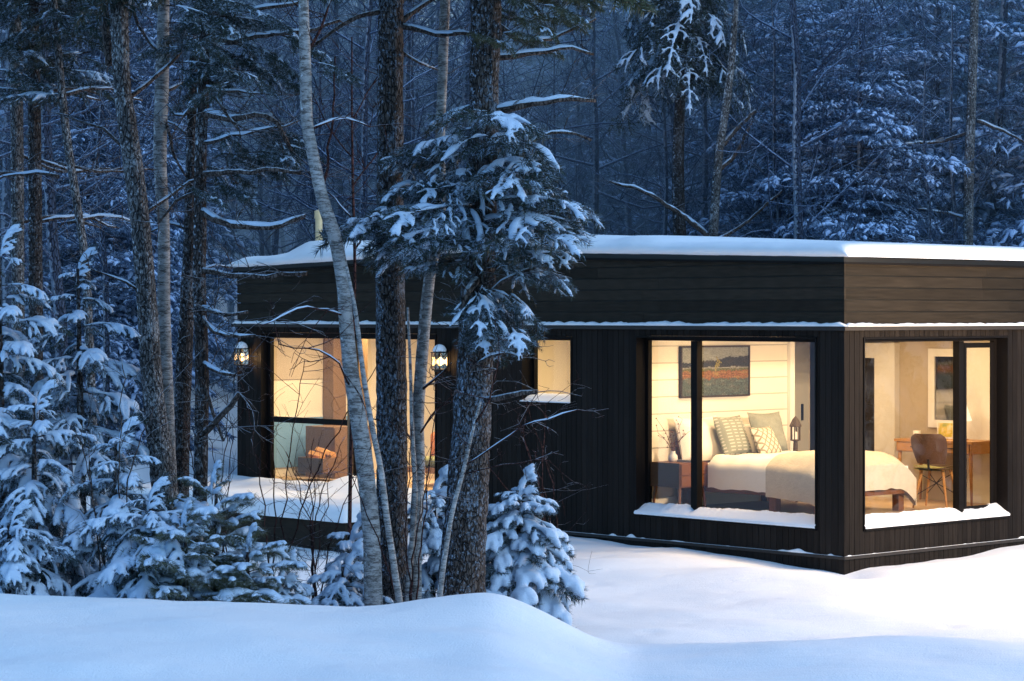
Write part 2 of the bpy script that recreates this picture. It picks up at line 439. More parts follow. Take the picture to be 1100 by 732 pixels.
# solid walls behind the boards (with the same openings), inside face painted
def wall_panels(mb, length, ops, face, z0, z1, d0, d1, start=0.0):
    cuts = sorted({start, length, *[q for o in ops for q in o[:2]]})
    for a, c in zip(cuts[:-1], cuts[1:]):
        mid = (a+c)/2; segs = [(z0, z1)]
        for o in ops:
            if o[0] < mid < o[1]: segs = [(z0, o[2]), (o[3], z1)]
        for za, zb in segs:
            if face == 'A': mb.box(-c, -a, d0, d1, za, zb)
            elif face == 'B': mb.box(-d1, -d0, a, c, za, zb)
            else: mb.box(-LEN+d0, -LEN+d1, a, c, za, zb)
b = MB(); wall_panels(b, LEN-.034, opA, 'A', -.3, 2.499, .036, .20, .036); wall_panels(b, DEP, opB, 'B', -.3, 2.499, .036, .20, .202)
b.build('wall_core', M_BLACK, cabin)
b = MB(); wall_panels(b, LEN-.05, opA, 'A', FL, CEIL, .203, .215, .22); wall_panels(b, DEP-.2, opB, 'B', FL, CEIL, .203, .215, .217)
b.build('wall_lining', M_CREAM, cabin)
# solid end wall; colour bands on it stand in for dusk view and reflections
opE = []
b = MB(); wall_panels(b, DEP, opE, 'E', -.3, 2.499, .0, .12, .202)
b.build('end_wall', M_SIDV, cabin)
b = MB(); b.box(-LEN+.123, -LEN+.135, .217, DEP-.2, FL, 1.76); b.build('end_wall_lining', M_CREAM, cabin)
b = MB(); b.box(-LEN+.136, -LEN+.15, .217, 1.9, FL+.12, 1.25); b.build('dusk_view_panel', plain('dusk_view_blue', (.20,.38,.62), .5, 8, .1, .05), cabin)  # added panel whose blue-grey stands for dusk snow outside the glass
b = MB(); b.box(-LEN+.136, -LEN+.156, .217, 1.9, 1.251, 1.275); b.build('dusk_view_panel_cap', M_WHITE, cabin)
b = MB(); b.box(-LEN+.123, -LEN+.150, .217, 1.9, 1.765, CEIL-.001); b.box(-LEN+.123, -LEN+.135, 1.901, DEP-.2, 1.7605, CEIL-.001); b.build('stand_in_upper_band', [M_TAN, M_CREAM], cabin).data.polygons.foreach_set('material_index', [0]*6+[1]*6)
b = MB(); b.box(-LEN+.02, -.02, DEP-.15, DEP, -.3, 3.1); b.build('rear_wall', M_CREAM, cabin)
b = MB(); b.box(-LEN+.125, -.205, .206, DEP-.152, FL-.12, FL); b.build('floor', M_FLOOR, cabin)
b = MB(); b.box(-LEN+.065, -.065, .065, DEP-.152, CEIL, CEIL+.1); b.build('ceiling', M_CREAM, cabin)
# partitions
b = MB(); b.box(-3.05, -2.95, .216, 2.62, FL+.001, CEIL-.001); b.build('bedroom_partition', M_SHIP, cabin)
b = MB(); b.box(-3.05, -.216, 3.62, 3.72, FL+.001, CEIL-.001); b.box(-3.6, -3.5, 2.0, 3.62, FL+.001, CEIL-.001); b.build('bedroom_rear_partition', M_TAN, cabin)
b = MB(); b.box(-6.1, -6.0, .216, DEP-.153, FL+.001, CEIL-.001); b.box(-5.999, -3.051, 1.9, 2.0, FL+.001, CEIL-.001); b.build('bathroom_partition', M_CREAM, cabin)
# doors and built-in panels on the bedroom rear partition
b = MB(); b.box(-2.85, -2.12, 3.52, 3.618, FL+.002, 2.30); w = b.build('wardrobe_door', M_WHITE, cabin)
m, nt = mat('dark_mirror_panel'); n = N(nt); finish(n, (.12,.11,.11), .08, noise_(n, coords(n), 3), .03, .01, extra={'Metallic': .8})
b = MB(); b.box(-2.66, -2.42, 3.508, 3.519, FL+.35, 2.12); b.build('mirror_panel', m, w)
b = MB(); b.box(-2.84, -2.13, 3.512, 3.519, 2.31, 2.50); b.build('wardrobe_top_panel', M_WHITE, cabin)
b = MB(); b.box(-1.20, -.70, 3.575, 3.618, FL+.002, 2.30); b.build('closet_door', M_WHITE, cabin)
b = MB(); b.box(-.70, -.62, 3.56, 3.618, FL+.002, 2.36); b.box(-1.28, -1.20, 3.56, 3.618, FL+.002, 2.36); b.box(-1.28, -.62, 3.565, 3.612, 2.361, 2.43); b.build('door_casing', M_CREAM, cabin)
b = MB(); b.box(-3.499, -3.46, 2.65, 3.55, FL+.002, 2.28); d = b.build('sliding_door', M_GREY, cabin)
b = MB(); b.box(-3.455, -3.44, 3.40, 3.43, 1.35, 1.55); b.build('handle', M_BLACK, d)
b = MB(); b.box(-2.948, -2.90, 2.55, 2.63, FL+.002, CEIL-.002); b.build('partition_trim', M_WHITE, cabin)
# baseboard
b = MB(); b.box(-2.949, -2.93, .22, 2.54, FL+.001, FL+.12); b.build('baseboard', M_WHITE, cabin)

# roof: black edge, slab, snow
b = MB()
def strip(mb, pts, zfun, y0, y1, h0, h1, m=0):
    for a, c in zip(pts[:-1], pts[1:]):
        za, zc = zfun(a), zfun(c)
        v = [(-a,y0,za+h0),(-c,y0,zc+h0),(-c,y1,zc+h0),(-a,y1,za+h0),(-a,y0,za+h1),(-c,y0,zc+h1),(-c,y1,zc+h1),(-a,y1,za+h1)]
        mb.add(v, [(0,1,2,3),(4,7,6,5),(0,4,5,1),(1,5,6,2),(2,6,7,3),(3,7,4,0)], None, m)
rz_ = lambda s: float(roof_z(min(max(s, 0), LEN)))
strip(b, [-.02, 2, 4, 5.6, 8, LEN+.05], rz_, -.03, DEP, -.015, .045)
b.build('roof', M_BLACK, cabin)
b = MB(); strip(b, [-.026, 5.6, LEN+.056], rz_, -.05, -.031, -.03, -.008); b.box(.021, .04, -.05, DEP, 2.64+.515, 2.64+.537)
b.build('roof_edge_flashing', M_FRAME, cabin)
# roof snow: rounded overhanging slab
def roof_snow():
    mb = MB()
    S = np.unique(np.concatenate([np.linspace(-.11, .3, 12), np.linspace(.3, LEN-.4, 190), np.linspace(LEN-.4, LEN+.13, 16)]))
    prof = [(.25, 0.0), (-.02, -.005), (-.07, .01), (-.09, .05), (-.085, .09), (-.05, .125), (.02, .15), (.15, .165), (.5, .175), (1.2, .18), (2.5, .18), (DEP, .17)]
    rows = []
    for s in S:
        z = rz_(s)+.046
        wv = .86 + .10*noise.noise((s*.7, 3, 1)) + .10*noise.noise((s*1.9, 7, 1)) + .05*noise.noise((s*5, 2, 1))
        bump = .15*math.exp(-((s-8.75)/.42)**2) + .05*math.exp(-((s-3.0)/.35)**2)+.06*math.exp(-((s-4.4)/.9)**2)
        e = min(1, max(0.0, (s+.11)/.22), max(0.0, (LEN+.13-s)/.35)); e = math.sqrt(max(0, 1-(1-e)**2))
        row = []
        for (y, h) in prof:
            yy = y + (.02*noise.noise((s*1.3, y*2, 2)) + .014*noise.noise((s*6, y*4, 5)) + .006*noise.noise((s*17, 1, 5)))*(1 if y < .1 else .3)
            hh = h*wv + (bump if y > -.04 else bump*.2)*min(1, h/.12)
            row.append((-s, yy, z + hh*max(e, .0) + (.0 if e > .02 else 0)))
        rows.append(row)
    V = np.array(rows).reshape(-1, 3); m = len(prof); n = len(S)
    ii = np.arange(n-1)[:, None]*m; jj = np.arange(m-1)[None]
    mb.add(V, np.stack([ii+jj, ii+m+jj, ii+m+jj+1, ii+jj+1], -1).reshape(-1, 4))
    return mb
roof_snow().build('roof_snow', M_SNOW, cabin, True)
# flue pipe
b = MB(); b.lathe([(.0,3.1),(.048,3.1),(.048,3.9),(.06,3.9),(.06,4.0),(.0,4.02)], 20, (-9.33, .6, 0))
b.build('flue_pipe', plain('warm_lit_steel', (.8,.55,.3), .4, 20, .15, .05, metal=.2), cabin, True, angle=40)  # golden glow of the lamps is put into the steel colour

# windows -----------------------------------------------------------
def win(name, o, face, split=None, door=False, rec=.165, fw=.045, transom=None, splits=None):
    """recessed window; frame mesh with panes and sill snow as children"""
    a0, a1, z0, z1 = o
    fr = MB()
    def bx(mb, p0, p1, d0, d1, za, zb):
        if face == 'A': mb.box(-p1, -p0, d0, d1, za, zb)
        elif face == 'B': mb.box(-d1, -d0, p0, p1, za, zb)
        else: mb.box(-LEN+d0, -LEN+d1, p0, p1, za, zb)
    # reveal lining
    e = .003
    bx(fr, a0+e, a0+.022, -.012, rec+.05, z0+e, z1-e); bx(fr, a1-.022, a1-e, -.012, rec+.05, z0+e, z1-e)
    bx(fr, a0+.0225, a1-.0225, -.012, rec+.05, z1-.022, z1-e)
    bx(fr, a0+.0225, a1-.0225, -.02, rec+.05, z0+e, z0+.03)
    # sash frame
    i0, i1 = a0+.0225, a1-.0225
    zs, ze = z0+.031, z1-.0225
    bx(fr, i0, i0+fw, rec-.03, rec+.03, zs, ze); bx(fr, i1-fw, i1, rec-.03, rec+.03, zs, ze)
    bx(fr, i0+fw, i1-fw, rec-.03, rec+.03, ze-fw*.7, ze); bx(fr, i0+fw, i1-fw, rec-.03, rec+.03, zs, zs+fw)
    panes = []
    xs_ = [i0+fw] + [q for sp in (splits or []) for q in (sp-.055, sp+.055)] + [i1-fw]
    for sp in (splits or []):
        bx(fr, sp-.054, sp-.005, rec-.055, rec+.031, zs+fw+.001, ze-fw*.7-.001); bx(fr, sp+.005, sp+.054, rec-.035, rec+.035, zs+fw+.001, ze-fw*.7-.001)
        bx(fr, sp-.0049, sp+.0049, rec-.02, rec+.02, zs+fw+.001, ze-fw*.7-.001)
    segs = [(xs_[k], xs_[k+1]) for k in range(0, len(xs_), 2)]
    f = None
    for k, (p, q) in enumerate(segs):
        zz = [(zs+fw, ze-fw*.7)]
        if transom and k in transom[1]:
            bx(fr, p+.001, q-.001, rec-.04, rec+.04, transom[0]-.035, transom[0]+.035)
            zz = [(zs+fw, transom[0]-.036), (transom[0]+.036, ze-fw*.7)]
        panes += [(p, q, za, zb) for za, zb in zz]
    f = fr.build(name, M_FRAME, cabin)
    for (p, q, za, zb) in panes:
        pm = MB()
        if face == 'A': pm.add([(-q,rec,za),(-p,rec,za),(-p,rec,zb),(-q,rec,zb)], [(0,1,2,3)])
        elif face == 'B': pm.add([(-rec,p,za),(-rec,q,za),(-rec,q,zb),(-rec,p,zb)], [(0,1,2,3)])
        else: pm.add([(-LEN+rec,p,za),(-LEN+rec,q,za),(-LEN+rec,q,zb),(-LEN+rec,p,zb)], [(0,1,2,3)])
        pm.build('pane', M_GLASS, f)
    return f
def sill_snow(f, o, face, rec, h_front, h_back, seed, notch=(), w=.0):
    a0, a1, z0, z1 = o; n = int((a1-a0)/.02); rows = []
    for k in range(n):
        a = k/(n-1); p = a0+.006 + (a1-a0-.012)*a
        nz = 1+.16*noise.noise((p*2.3, seed, 0))+.12*noise.noise((p*8, seed, 4))+.06*noise.noise((p*24, seed, 7))
        for (np_, nw, nd) in notch: nz -= nd*math.exp(-((p-np_)/nw)**2)
        nz = max(.12, nz)
        row = []
        for (d, h) in ((-.03, 0), (-.034, h_front*.5), (-.012, h_front), (.03, h_front*1.15+.1*h_back), (.08, h_front*.6+.55*h_back), (rec-.03, h_back), (rec-.004, h_back*1.02)):
            hh = h*(nz if h > h_front else (.9+.1*nz)) + .004*noise.noise((p*40, d*40, seed))
            row.append((p, d, z0+.028+max(0, hh)))
        rows.append(row)
    V = np.array(rows).reshape(-1, 3); m = 7
    if face == 'A': V = np.stack([-V[:, 0], V[:, 1], V[:, 2]], -1)
    else: V = np.stack([-V[:, 1], V[:, 0], V[:, 2]], -1)
    ii = np.arange(n-1)[:, None]*m; jj = np.arange(m-1)[None]
    Qd = np.stack([ii+jj, ii+jj+1, ii+m+jj+1, ii+m+jj], -1).reshape(-1, 4)
    mb = MB(); mb.add(V, Qd); return mb.build('sill_snow', M_SNOW, f, True)
f = win('window', opA[0], 'A', splits=[2.20]); sill_snow(f, opA[0], 'A', .165, .04, .12, 31, [(2.20, .05, .4)])
tag(f, 'wide window into the bedroom with bed and painting behind it')
f = win('window', opA[1], 'A', rec=.19, fw=.03); sill_snow(f, opA[1], 'A', .19, .015, .09, 32)
tag(f, 'small high square window beside the big fir trunk')
f = win('window', opB[0], 'B', splits=[2.14]); sill_snow(f, opB[0], 'B', .165, .04, .12, 33, [(2.14, .05, .5), (2.4, .25, .3), (2.75, .1, -.15)])
tag(f, 'corner window with desk and chair behind it')
b = MB()
for p0, p1, za, zb in ((2.21, 2.25, .49, 2.33), (2.69, 2.745, .49, 2.33), (2.2505, 2.6895, .49, .55), (2.2505, 2.6895, 2.275, 2.33)): b.box(-.145, -.134, p0, p1, za, zb)
b.build('casement_sash', M_FRAME, f)
f = win('patio_door', opA[2], 'A', splits=[8.02], rec=.12, fw=.07, transom=(1.27, [1]))
tag(f, 'tall glazed patio door with a transom bar')
b = MB(); b.box(-LEN+.16, -LEN+.38, 1.33, 1.55, FL+.001, CEIL-.001); b.build('timber_post', M_POST, cabin)
b = MB(); b.box(-8.07, -7.97, .05, .30, .45, 2.4); b.build('door_post', M_POST, cabin)

# deck --------------------------------------------------------------
deck = tag(empty('deck', HL(8.2, -.8, 0), RZ), 'low timber deck under thick snow in front of the patio door', 'deck')
def dl(s, t, z): # cabin local -> deck local
    return (-(s-8.2), t+.8, z)
b = MB()
d0, d1, dt = 6.15, 10.9, -1.55
b.box(-(d1-8.2), -(d0-8.2), dt+.8, .76, .16, .24); b.build('deck_boards', M_LEDGE, deck)
b = MB(); b.box(-(d1-8.2)-.03, -(d0-8.2)+.03, dt+.77, dt+.799, -.12, .235); b.box(-(d0-8.2)+.001, -(d0-8.2)+.03, dt+.80, .76, -.12, .235)
b.build('deck_fascia', M_SIDH, deck)
for s in (6.3, 7.8, 9.3, 10.75):
    for t in (-1.4, -.3): b = MB(); x, y, z = dl(s, t, 0); b.box(x-.06, x+.06, y-.06, y+.06, -.5, .158); b.build('deck_footing', M_LEDGE, deck)
def deck_snow():
    mb = MB(); S = np.linspace(d0-.06, d1+.06, 110); Tt = np.concatenate([np.linspace(dt-.09, dt+.1, 8), np.linspace(dt+.16, -.035, 34)])
    rows = []
    for s in S:
        for t in Tt:
            e = min(1, max(0, (t-(dt-.09))/.16), max(0, (s-(d0-.06))/.16), max(0, (d1+.06-s)/.16)); e = math.sqrt(max(0, 1-(1-e)**2))
            h = .20 + .05*noise.noise((s*1.2, t*1.2, 4)) + .03*noise.noise((s*3.1, t*3.1, 6)) + .12*math.exp(-(t/.4)**2)*(.7+.6*noise.noise((s*.9, 0, 5))) + .12*math.exp(-((s-7.6)/.5)**2-((t+.2)/.35)**2)
            rows.append(dl(s, t, .225+max(0, h)*e))
    n, m = len(S), len(Tt); ii = np.arange(n-1)[:, None]*m; jj = np.arange(m-1)[None]
    mb.add(rows, np.stack([ii+jj, ii+m+jj, ii+m+jj+1, ii+jj+1], -1).reshape(-1, 4)); return mb
deck_snow().build('deck_snow', M_SNOW, deck, True)

# ------------------------------------------------------------------ lamps
WARM = (1.0, .66, .34)
def light(name, kind, loc, power, color=WARM, size=.3, rot=None, spread=None):
    l = bpy.data.lights.new(name, kind); l.energy = power; l.color = color
    if kind == 'AREA': l.shape = 'DISK'; l.size = size
    elif kind in ('POINT', 'SPOT'): l.shadow_soft_size = size
    if spread and kind == 'AREA': l.spread = spread
    o = bpy.data.objects.new(name, l); col.objects.link(o); o.location = loc
    if rot: o.rotation_euler = rot
    return o
M_BULB = emit('lit_bulb', (1, .60, .22), 9)
M_LGLASS = glass('lantern_glass', (1, .95, .85))
def lantern(s, z, label):
    w = HL(s, 0, z); e = tag(empty('wall_lantern', w, RZ), label, 'lantern', 'glowing wall lanterns beside the patio door'); e.scale = (.78,)*3
    b = MB(); b.box(-.05, .05, -.015, -.002, -.11, .11); b.tube([(0,-.015,.02),(0,-.07,.05),(0,-.13,.12)], .009, 6); b.build('wall_bracket', M_BLACK, e)
    cx, cy = 0, -.13
    b = MB(); h = .085
    b.box(cx-h, cx+h, cy-h, cy+h, -.17, -.15); b.box(cx-h*.7, cx+h*.7, cy-h*.7, cy+h*.7, -.19, -.171)
    for sx in (-1, 1):
        for sy in (-1, 1): b.box(cx+sx*h-.006, cx+sx*h+.006, cy+sy*h-.006, cy+sy*h+.006, -.149, .10)
    b.box(cx-.10, cx+.10, cy-.10, cy+.10, .101, .115)
    b.lathe([(.0,.115),(.098,.116),(.07,.16),(.035,.185),(.012,.21),(0,.215)], 16, (cx, cy, 0))
    for sx, sy in ((0,1),(0,-1)): b.box(cx-.004, cx+.004, cy+sy*h-.004, cy+sy*h+.004, -.149, .10)
    b.build('housing', M_BLACK, e)
    b = MB(); q = h-.002
    for (x0,y0,x1,y1) in ((-q,-q,q,-q),(q,-q,q,q),(q,q,-q,q),(-q,q,-q,-q)):
        b.add([(cx+x0,cy+y0,-.15),(cx+x1,cy+y1,-.15),(cx+x1,cy+y1,.1),(cx+x0,cy+y0,.1)], [(0,1,2,3)])
    b.build('glass', M_LGLASS, e)
    b = MB(); b.lathe([(0,-.10),(.016,-.095),(.03,-.06),(.034,-.03),(.026,.0),(.014,.03),(.0,.035)], 14, (cx, cy, 0)); b.build('bulb', M_BULB, e, True)
    b = MB(); b.lathe([(.104,.118),(.11,.135),(.1,.165),(.075,.2),(.04,.222),(0,.23)], 18, (cx, cy, .005)); b.build('cap_snow', M_SNOW, e, True)
    p = HL(s, -.13, z-.03); light('lantern_light', 'POINT', p, 9, (1, .62, .3), .035)
lantern(10.08, 2.10, 'glowing black lantern with snow cap on the cabin corner, by the deck end')
lantern(6.14, 2.10, 'glowing black lantern with snow cap between the birch stems and the big fir trunk')

# interior ceiling lights; the two closest to the glazing are added fill
def downlight(s, t, power, size=.5, c=(1, .67, .34)):
    p = HL(s, t, CEIL-.012); light('ceiling_or_fill_light', 'AREA', p, power, c, size, spread=R(170))
for s, t, p_ in ((2.1, .9, 17), (1.2, 1.6, 17), (2.0, 2.4, 17), (.9, 2.9, 10), (1.75, .34, 27)): downlight(s, t, p_, .3)
downlight(4.5, 1.0, 40, c=(1, .76, .46)); downlight(9.0, .9, 48, c=(1, .76, .46)); downlight(7.6, .45, 40, c=(1, .76, .46)); downlight(7.2, 1.4, 42, c=(1, .76, .46)); downlight(8.4, 3.0, 36, c=(1, .76, .46))
M_DOWN = emit('warm_downlight', (1, .8, .55), 3)
for s, t in ((2.1, .9), (1.2, 1.6), (2.0, 2.4), (.9, 2.9), (1.75, .34), (4.5, 1.0), (9.0, .9), (7.6, .45), (7.2, 1.4), (8.4, 3.0)):  # discs nearest the glazing go with the added fill lights
    b = MB(); b.lathe([(.0,CEIL-.006),(.05,CEIL-.006),(.06,CEIL-.002)], 16, (-s, t, 0)); b.build('recessed_or_fill_light', M_DOWN, cabin)

# lamp post just along the path, in front of the corner window
LP = (6.9, 23.4); lz = gz(*LP)
e = tag(empty('lamp_post', (LP[0], LP[1], lz)), 'black garden lamp post with lit lantern standing in the snow', 'lamp post')
b = MB(); b.lathe([(.0,-.3),(.07,-.3),(.07,.25),(.045,.3),(.04,2.6),(.055,2.62),(.0,2.63)], 16); b.build('post', M_BLACK, e, True, angle=40)
b = MB(); b.lathe([(.0,2.63),(.11,2.64),(.11,2.66),(.0,2.67)], 12)
for k in range(4): a = k*math.pi/2+.7; b.box(.1*math.cos(a)-.007, .1*math.cos(a)+.007, .1*math.sin(a)-.007, .1*math.sin(a)+.007, 2.66, 2.98)
b.lathe([(.0,2.975),(.16,2.985),(.1,3.07),(.02,3.14),(.0,3.15)], 16); b.build('lantern_cage', M_BLACK, e)
b = MB(); b.lathe([(0,2.70),(.03,2.72),(.045,2.78),(.035,2.84),(.0,2.87)], 14); b.build('bulb', M_BULB, e, True)
light('lamp_post_light', 'POINT', (LP[0], LP[1], lz+2.79), 2750, (1, .70, .42), .12)

# ------------------------------------------------------------------ furniture
def place(name, s, t, z=FL, rz=0): return empty(name, HL(s, t, z), RZ+rz)
def pillow(name, w, h, th, m, loc, rot, label, cat='pillow', seed=1):
    n = 15; V = []; mb = MB()
    for side in (1, -1):
        for iy in range(n):
            for ix in range(n):
                u = ix/(n-1)*2-1; v = iy/(n-1)*2-1
                pin = 1-.10*(u*u)*(1-.3*v*v); px_ = u*w/2*(1-.08*(1-v*v)**1*0 - .07*(1-abs(u))*0); 
                e = max(0, (1-u**4))*max(0, (1-v**4))
                bul = th/2*(e**.6)*(1+.12*noise.noise((u*2, v*2, seed*3.1+side)))
                xx = u*w/2*(1-.09*(1-v*v)); yy = v*h/2*(1-.09*(1-u*u))
                V.append((xx, side*bul*-1, yy+h/2))
    q = []
    for sd in (0, 1):
        o = sd*n*n
        for iy in range(n-1):
            for ix in range(n-1):
                f = (o+iy*n+ix, o+iy*n+ix+1, o+(iy+1)*n+ix+1, o+(iy+1)*n+ix)
                q.append(f if sd == 0 else f[::-1])
    mb.add(V, q); o = mb.build(name, m, None, True); o.location = loc; o.rotation_euler = rot
    return tag(o, label, cat)

# bed: head against the shiplap partition (s = 2.95), foot towards the corner
bed = tag(place('bed', 1.9, 1.35), 'low walnut platform bed made up with white linen', 'bed')
def B(s, t): return (-(s-1.9), t-1.35)   # local coords
b = MB(); x0, y0 = B(2.92, .62); x1, y1 = B(.78, 2.1)
b.box(x0, x1, y0, y0+.04, .2, .30); b.box(x0, x1, y1-.04, y1, .2, .30); b.box(x1-.04, x1, y0+.041, y1-.041, .2, .30); b.box(x0, x1-.041, y0+.041, y1-.041, .23, .27)
b.build('bed_frame', M_WALNUT, bed)
for sx in (x0+.1, x1-.12, x1-.75):
    for sy in (y0+.07, y1-.07):
        b = MB(); b.box(sx-.045, sx+.045, sy-.045, sy+.045, .002, .199); b.build('leg', M_WALNUT, bed)
b = MB(); b.box(x0-.0, x0+.05, y0, y1, .301, .82); b.build('headboard', M_WALNUT, bed)
def drape(x0, x1, y0, y1, ztop, zside, th, seed, nx=70, ny=50, hang=.25, foot=.3, fold=.02, rnd_r=.14):
    rows = []
    for ix in range(nx):
        for iy in range(ny):
            u = ix/(nx-1); v = iy/(ny-1)
            # path across: hang - top - hang
            W = y1-y0; Lc = W+2*hang; d = v*Lc-hang
            X_ = x0+(x1-x0+foot)*u; over = max(0, X_-x1)
            if d < 0: y = y0-.03-.03*math.sin(X_*7+seed)*fold*20; z = ztop+d
            elif d > W: y = y1+.03+.03*math.sin(X_*6+seed)*fold*20; z = ztop-(d-W)
            else: y = y0+d; z = ztop
            Rr_ = rnd_r; zf = 0
            if 0 <= d <= W:
                q_ = min(d, W-d); zf = -Rr_*.55*(1-min(1, q_/Rr_))**2
            else: zf = -Rr_*.55
            if foot > .1: zf -= Rr_*.45*(1-min(1, max(0, x1-X_)/Rr_))**2
            z += zf
            if over > 0: z = min(z, ztop) - over*.95; x = x1+.04+.02*math.sin(y*8)
            else: x = X_
            z += fold*(noise.noise((x*3, y*3, seed))+.6*noise.noise((x*8, y*8, seed+2)))
            rows.append((x, y, max(.06, z)))
    m = ny; ii = np.arange(nx-1)[:, None]*m; jj = np.arange(m-1)[None]
    mb = MB(); mb.add(rows, np.stack([ii+jj, ii+m+jj, ii+m+jj+1, ii+jj+1], -1).reshape(-1, 4)); return mb
b = MB(); b.box(x0+.06, x1-.02, y0+.02, y1-.02, .271, .5); b.build('mattress', M_LINEN, bed)
drape(x0+.5, x1-.25, y0, y1, .60, .3, .05, 4, hang=.28, foot=.02, fold=.022).build('duvet', M_LINEN, bed, True)
th = tag(drape(x0+1.35, x1-.0, y0-.02, y1+.02, .66, .3, .05, 9, hang=.34, foot=.30, fold=.02, rnd_r=.26).build('throw_blanket', M_THROW, None, True), 'beige woven throw spread over the foot of the bed', 'blanket')
th.matrix_world = Matrix.Translation(HL(1.9, 1.35, FL)) @ Matrix.Rotation(RZ, 4, 'Z')
hr = RZ+math.pi/2   # pillow width along t, facing the foot of the bed
def pil(name, w, h, thk, m, s, t, z, lean, tw, label, cat, seed):
    pillow(name, w, h, thk, m, HL(s, t, FL+z), (-R(lean), 0, hr+tw), label, cat, seed)
M_STRIPE = None
def stripe():
    m, nt = mat('striped_sage_cushion'); n = N(nt); tc = n('ShaderNodeTexCoord'); sp = n('ShaderNodeSeparateXYZ', {'Vector': tc.outputs['Object']})
    fr = math_(n, 'FRACT', math_(n, 'MULTIPLY', sp.outputs['Z'], 26)); fx = math_(n, 'FRACT', math_(n, 'MULTIPLY', sp.outputs['X'], 9))
    l = math_(n, 'MULTIPLY', math_(n, 'GREATER_THAN', fr, .7), math_(n, 'GREATER_THAN', fx, .35))
    finish(n, mixc(n, l, (.24,.25,.2), (.5,.48,.4)), .9); return m
def diamond():
    m, nt = mat('diamond_weave_cushion'); n = N(nt); tc = n('ShaderNodeTexCoord'); sp = n('ShaderNodeSeparateXYZ', {'Vector': tc.outputs['Object']})
    a = math_(n, 'FRACT', math_(n, 'MULTIPLY', math_(n, 'ADD', sp.outputs['X'], sp.outputs['Z']), 11)); c = math_(n, 'FRACT', math_(n, 'MULTIPLY', math_(n, 'SUBTRACT', sp.outputs['X'], sp.outputs['Z']), 11))
    l = math_(n, 'MAXIMUM', math_(n, 'GREATER_THAN', a, .74), math_(n, 'GREATER_THAN', c, .74))
    finish(n, mixc(n, l, (.62,.56,.44), (.26,.22,.15)), .9); return m
pil('pillow', .72, .54, .22, M_LINEN, 2.72, .86, .5, 16, 0, 'white linen pillow nearer the bedside table with the vase', 'pillow', 1)
pil('pillow', .68, .45, .2, M_LINEN, 2.72, 1.72, .5, 20, 0, 'white linen pillow behind the grouped cushions', 'pillow', 2)
pil('cushion', .52, .5, .17, stripe(), 2.48, 1.18, .56, 22, .1, 'square striped sage cushion on the bed', 'cushion', 3)
pil('cushion', .5, .5, .17, M_SAGE, 2.50, 1.78, .58, 20, -.12, 'plain sage cushion standing behind the patterned one', 'cushion', 4)
pil('cushion', .42, .38, .15, diamond(), 2.28, 1.52, .56, 28, .15, 'small cream cushion with a diamond weave', 'cushion', 5)

def nightstand(s, t, label):
    e = tag(place('bedside_table', s, t), label, 'bedside table')
    b = MB(); b.box(-.22, .22, -.23, .23, .26, .53); b.build('cabinet', M_WALNUT, e)
    for z in (.275, .40):
        b = MB(); b.box(.221, .235, -.215, .215, z, z+.115); d = b.build('drawer', M_WALNUT, e)
        b = MB(); b.lathe([(0,0),(.012,.0),(.012,.012),(0,.014)], 10); k = b.build('knob', M_BLACK, d); k.location = (.235, 0, z+.06); k.rotation_euler = (0, math.pi/2, 0)
    for sx in (-.18, .18):
        for sy in (-.19, .19):
            b = MB(); b.tube([(sx,sy,.259),(sx*1.12,sy*1.12,.002)], [.022,.014], 8); b.build('leg', M_WALNUT, e)
nightstand(2.68, .40, 'walnut bedside table with two drawers carrying a vase of twigs')
nightstand(2.68, 2.38, 'walnut bedside table carrying a small candle lantern')
# vase with twigs, books, bowl
e = tag(place('vase', 2.72, .34, FL+.53), 'pale round vase holding bare berry twigs', 'vase')
b = MB(); b.lathe([(0,0),(.04,0),(.055,.03),(.05,.07),(.025,.1),(.028,.12),(.02,.12),(.018,.1)], 18); b.build('vessel', M_CERAM, e, True)
b = MB(); r_ = np.random.default_rng(3)
for k in range(7):
    a = k*.9; h = r_.uniform(.28, .48); tip = np.array([.16*math.cos(a), .2*math.sin(a), h])
    P = smooth_path([(0,0,.1), tip*[.4,.4,.6]+[0,0,.03], tip], n=6); b.tube(P, np.linspace(.004,.002,6), 4)
    for q in range(5): p = P[2+q % 4]; d = r_.normal(0, .04, 3); b.tube([p, p+d+[0,0,.03]], [.002,.0015], 3); b.lathe([(0,-.009),(.009,0),(0,.009)], 6, p+d+[0,0,.03])
b.build('twigs', plain('dried_twig', (.12,.05,.035), .8), e)
b = MB(); b.box(-.10, .10, -.07, .07, 0, .025); o = b.build('book', plain('grey_book', (.3,.29,.27), .6), None); o.matrix_world = Matrix.Translation(HL(2.58, .44, FL+.5305)) @ Matrix.Rotation(RZ+.2, 4, 'Z'); tag(o, 'grey book lying on the bedside table under the painting', 'book')
b = MB(); b.lathe([(0,0),(.025,0),(.05,.03),(.055,.045),(.048,.045),(.02,.01),(0,.008)], 16); o = b.build('bowl', M_WALNUT, None, True); o.location = HL(2.56, .55, FL+.531); tag(o, 'little brown bowl on the bedside table', 'bowl')
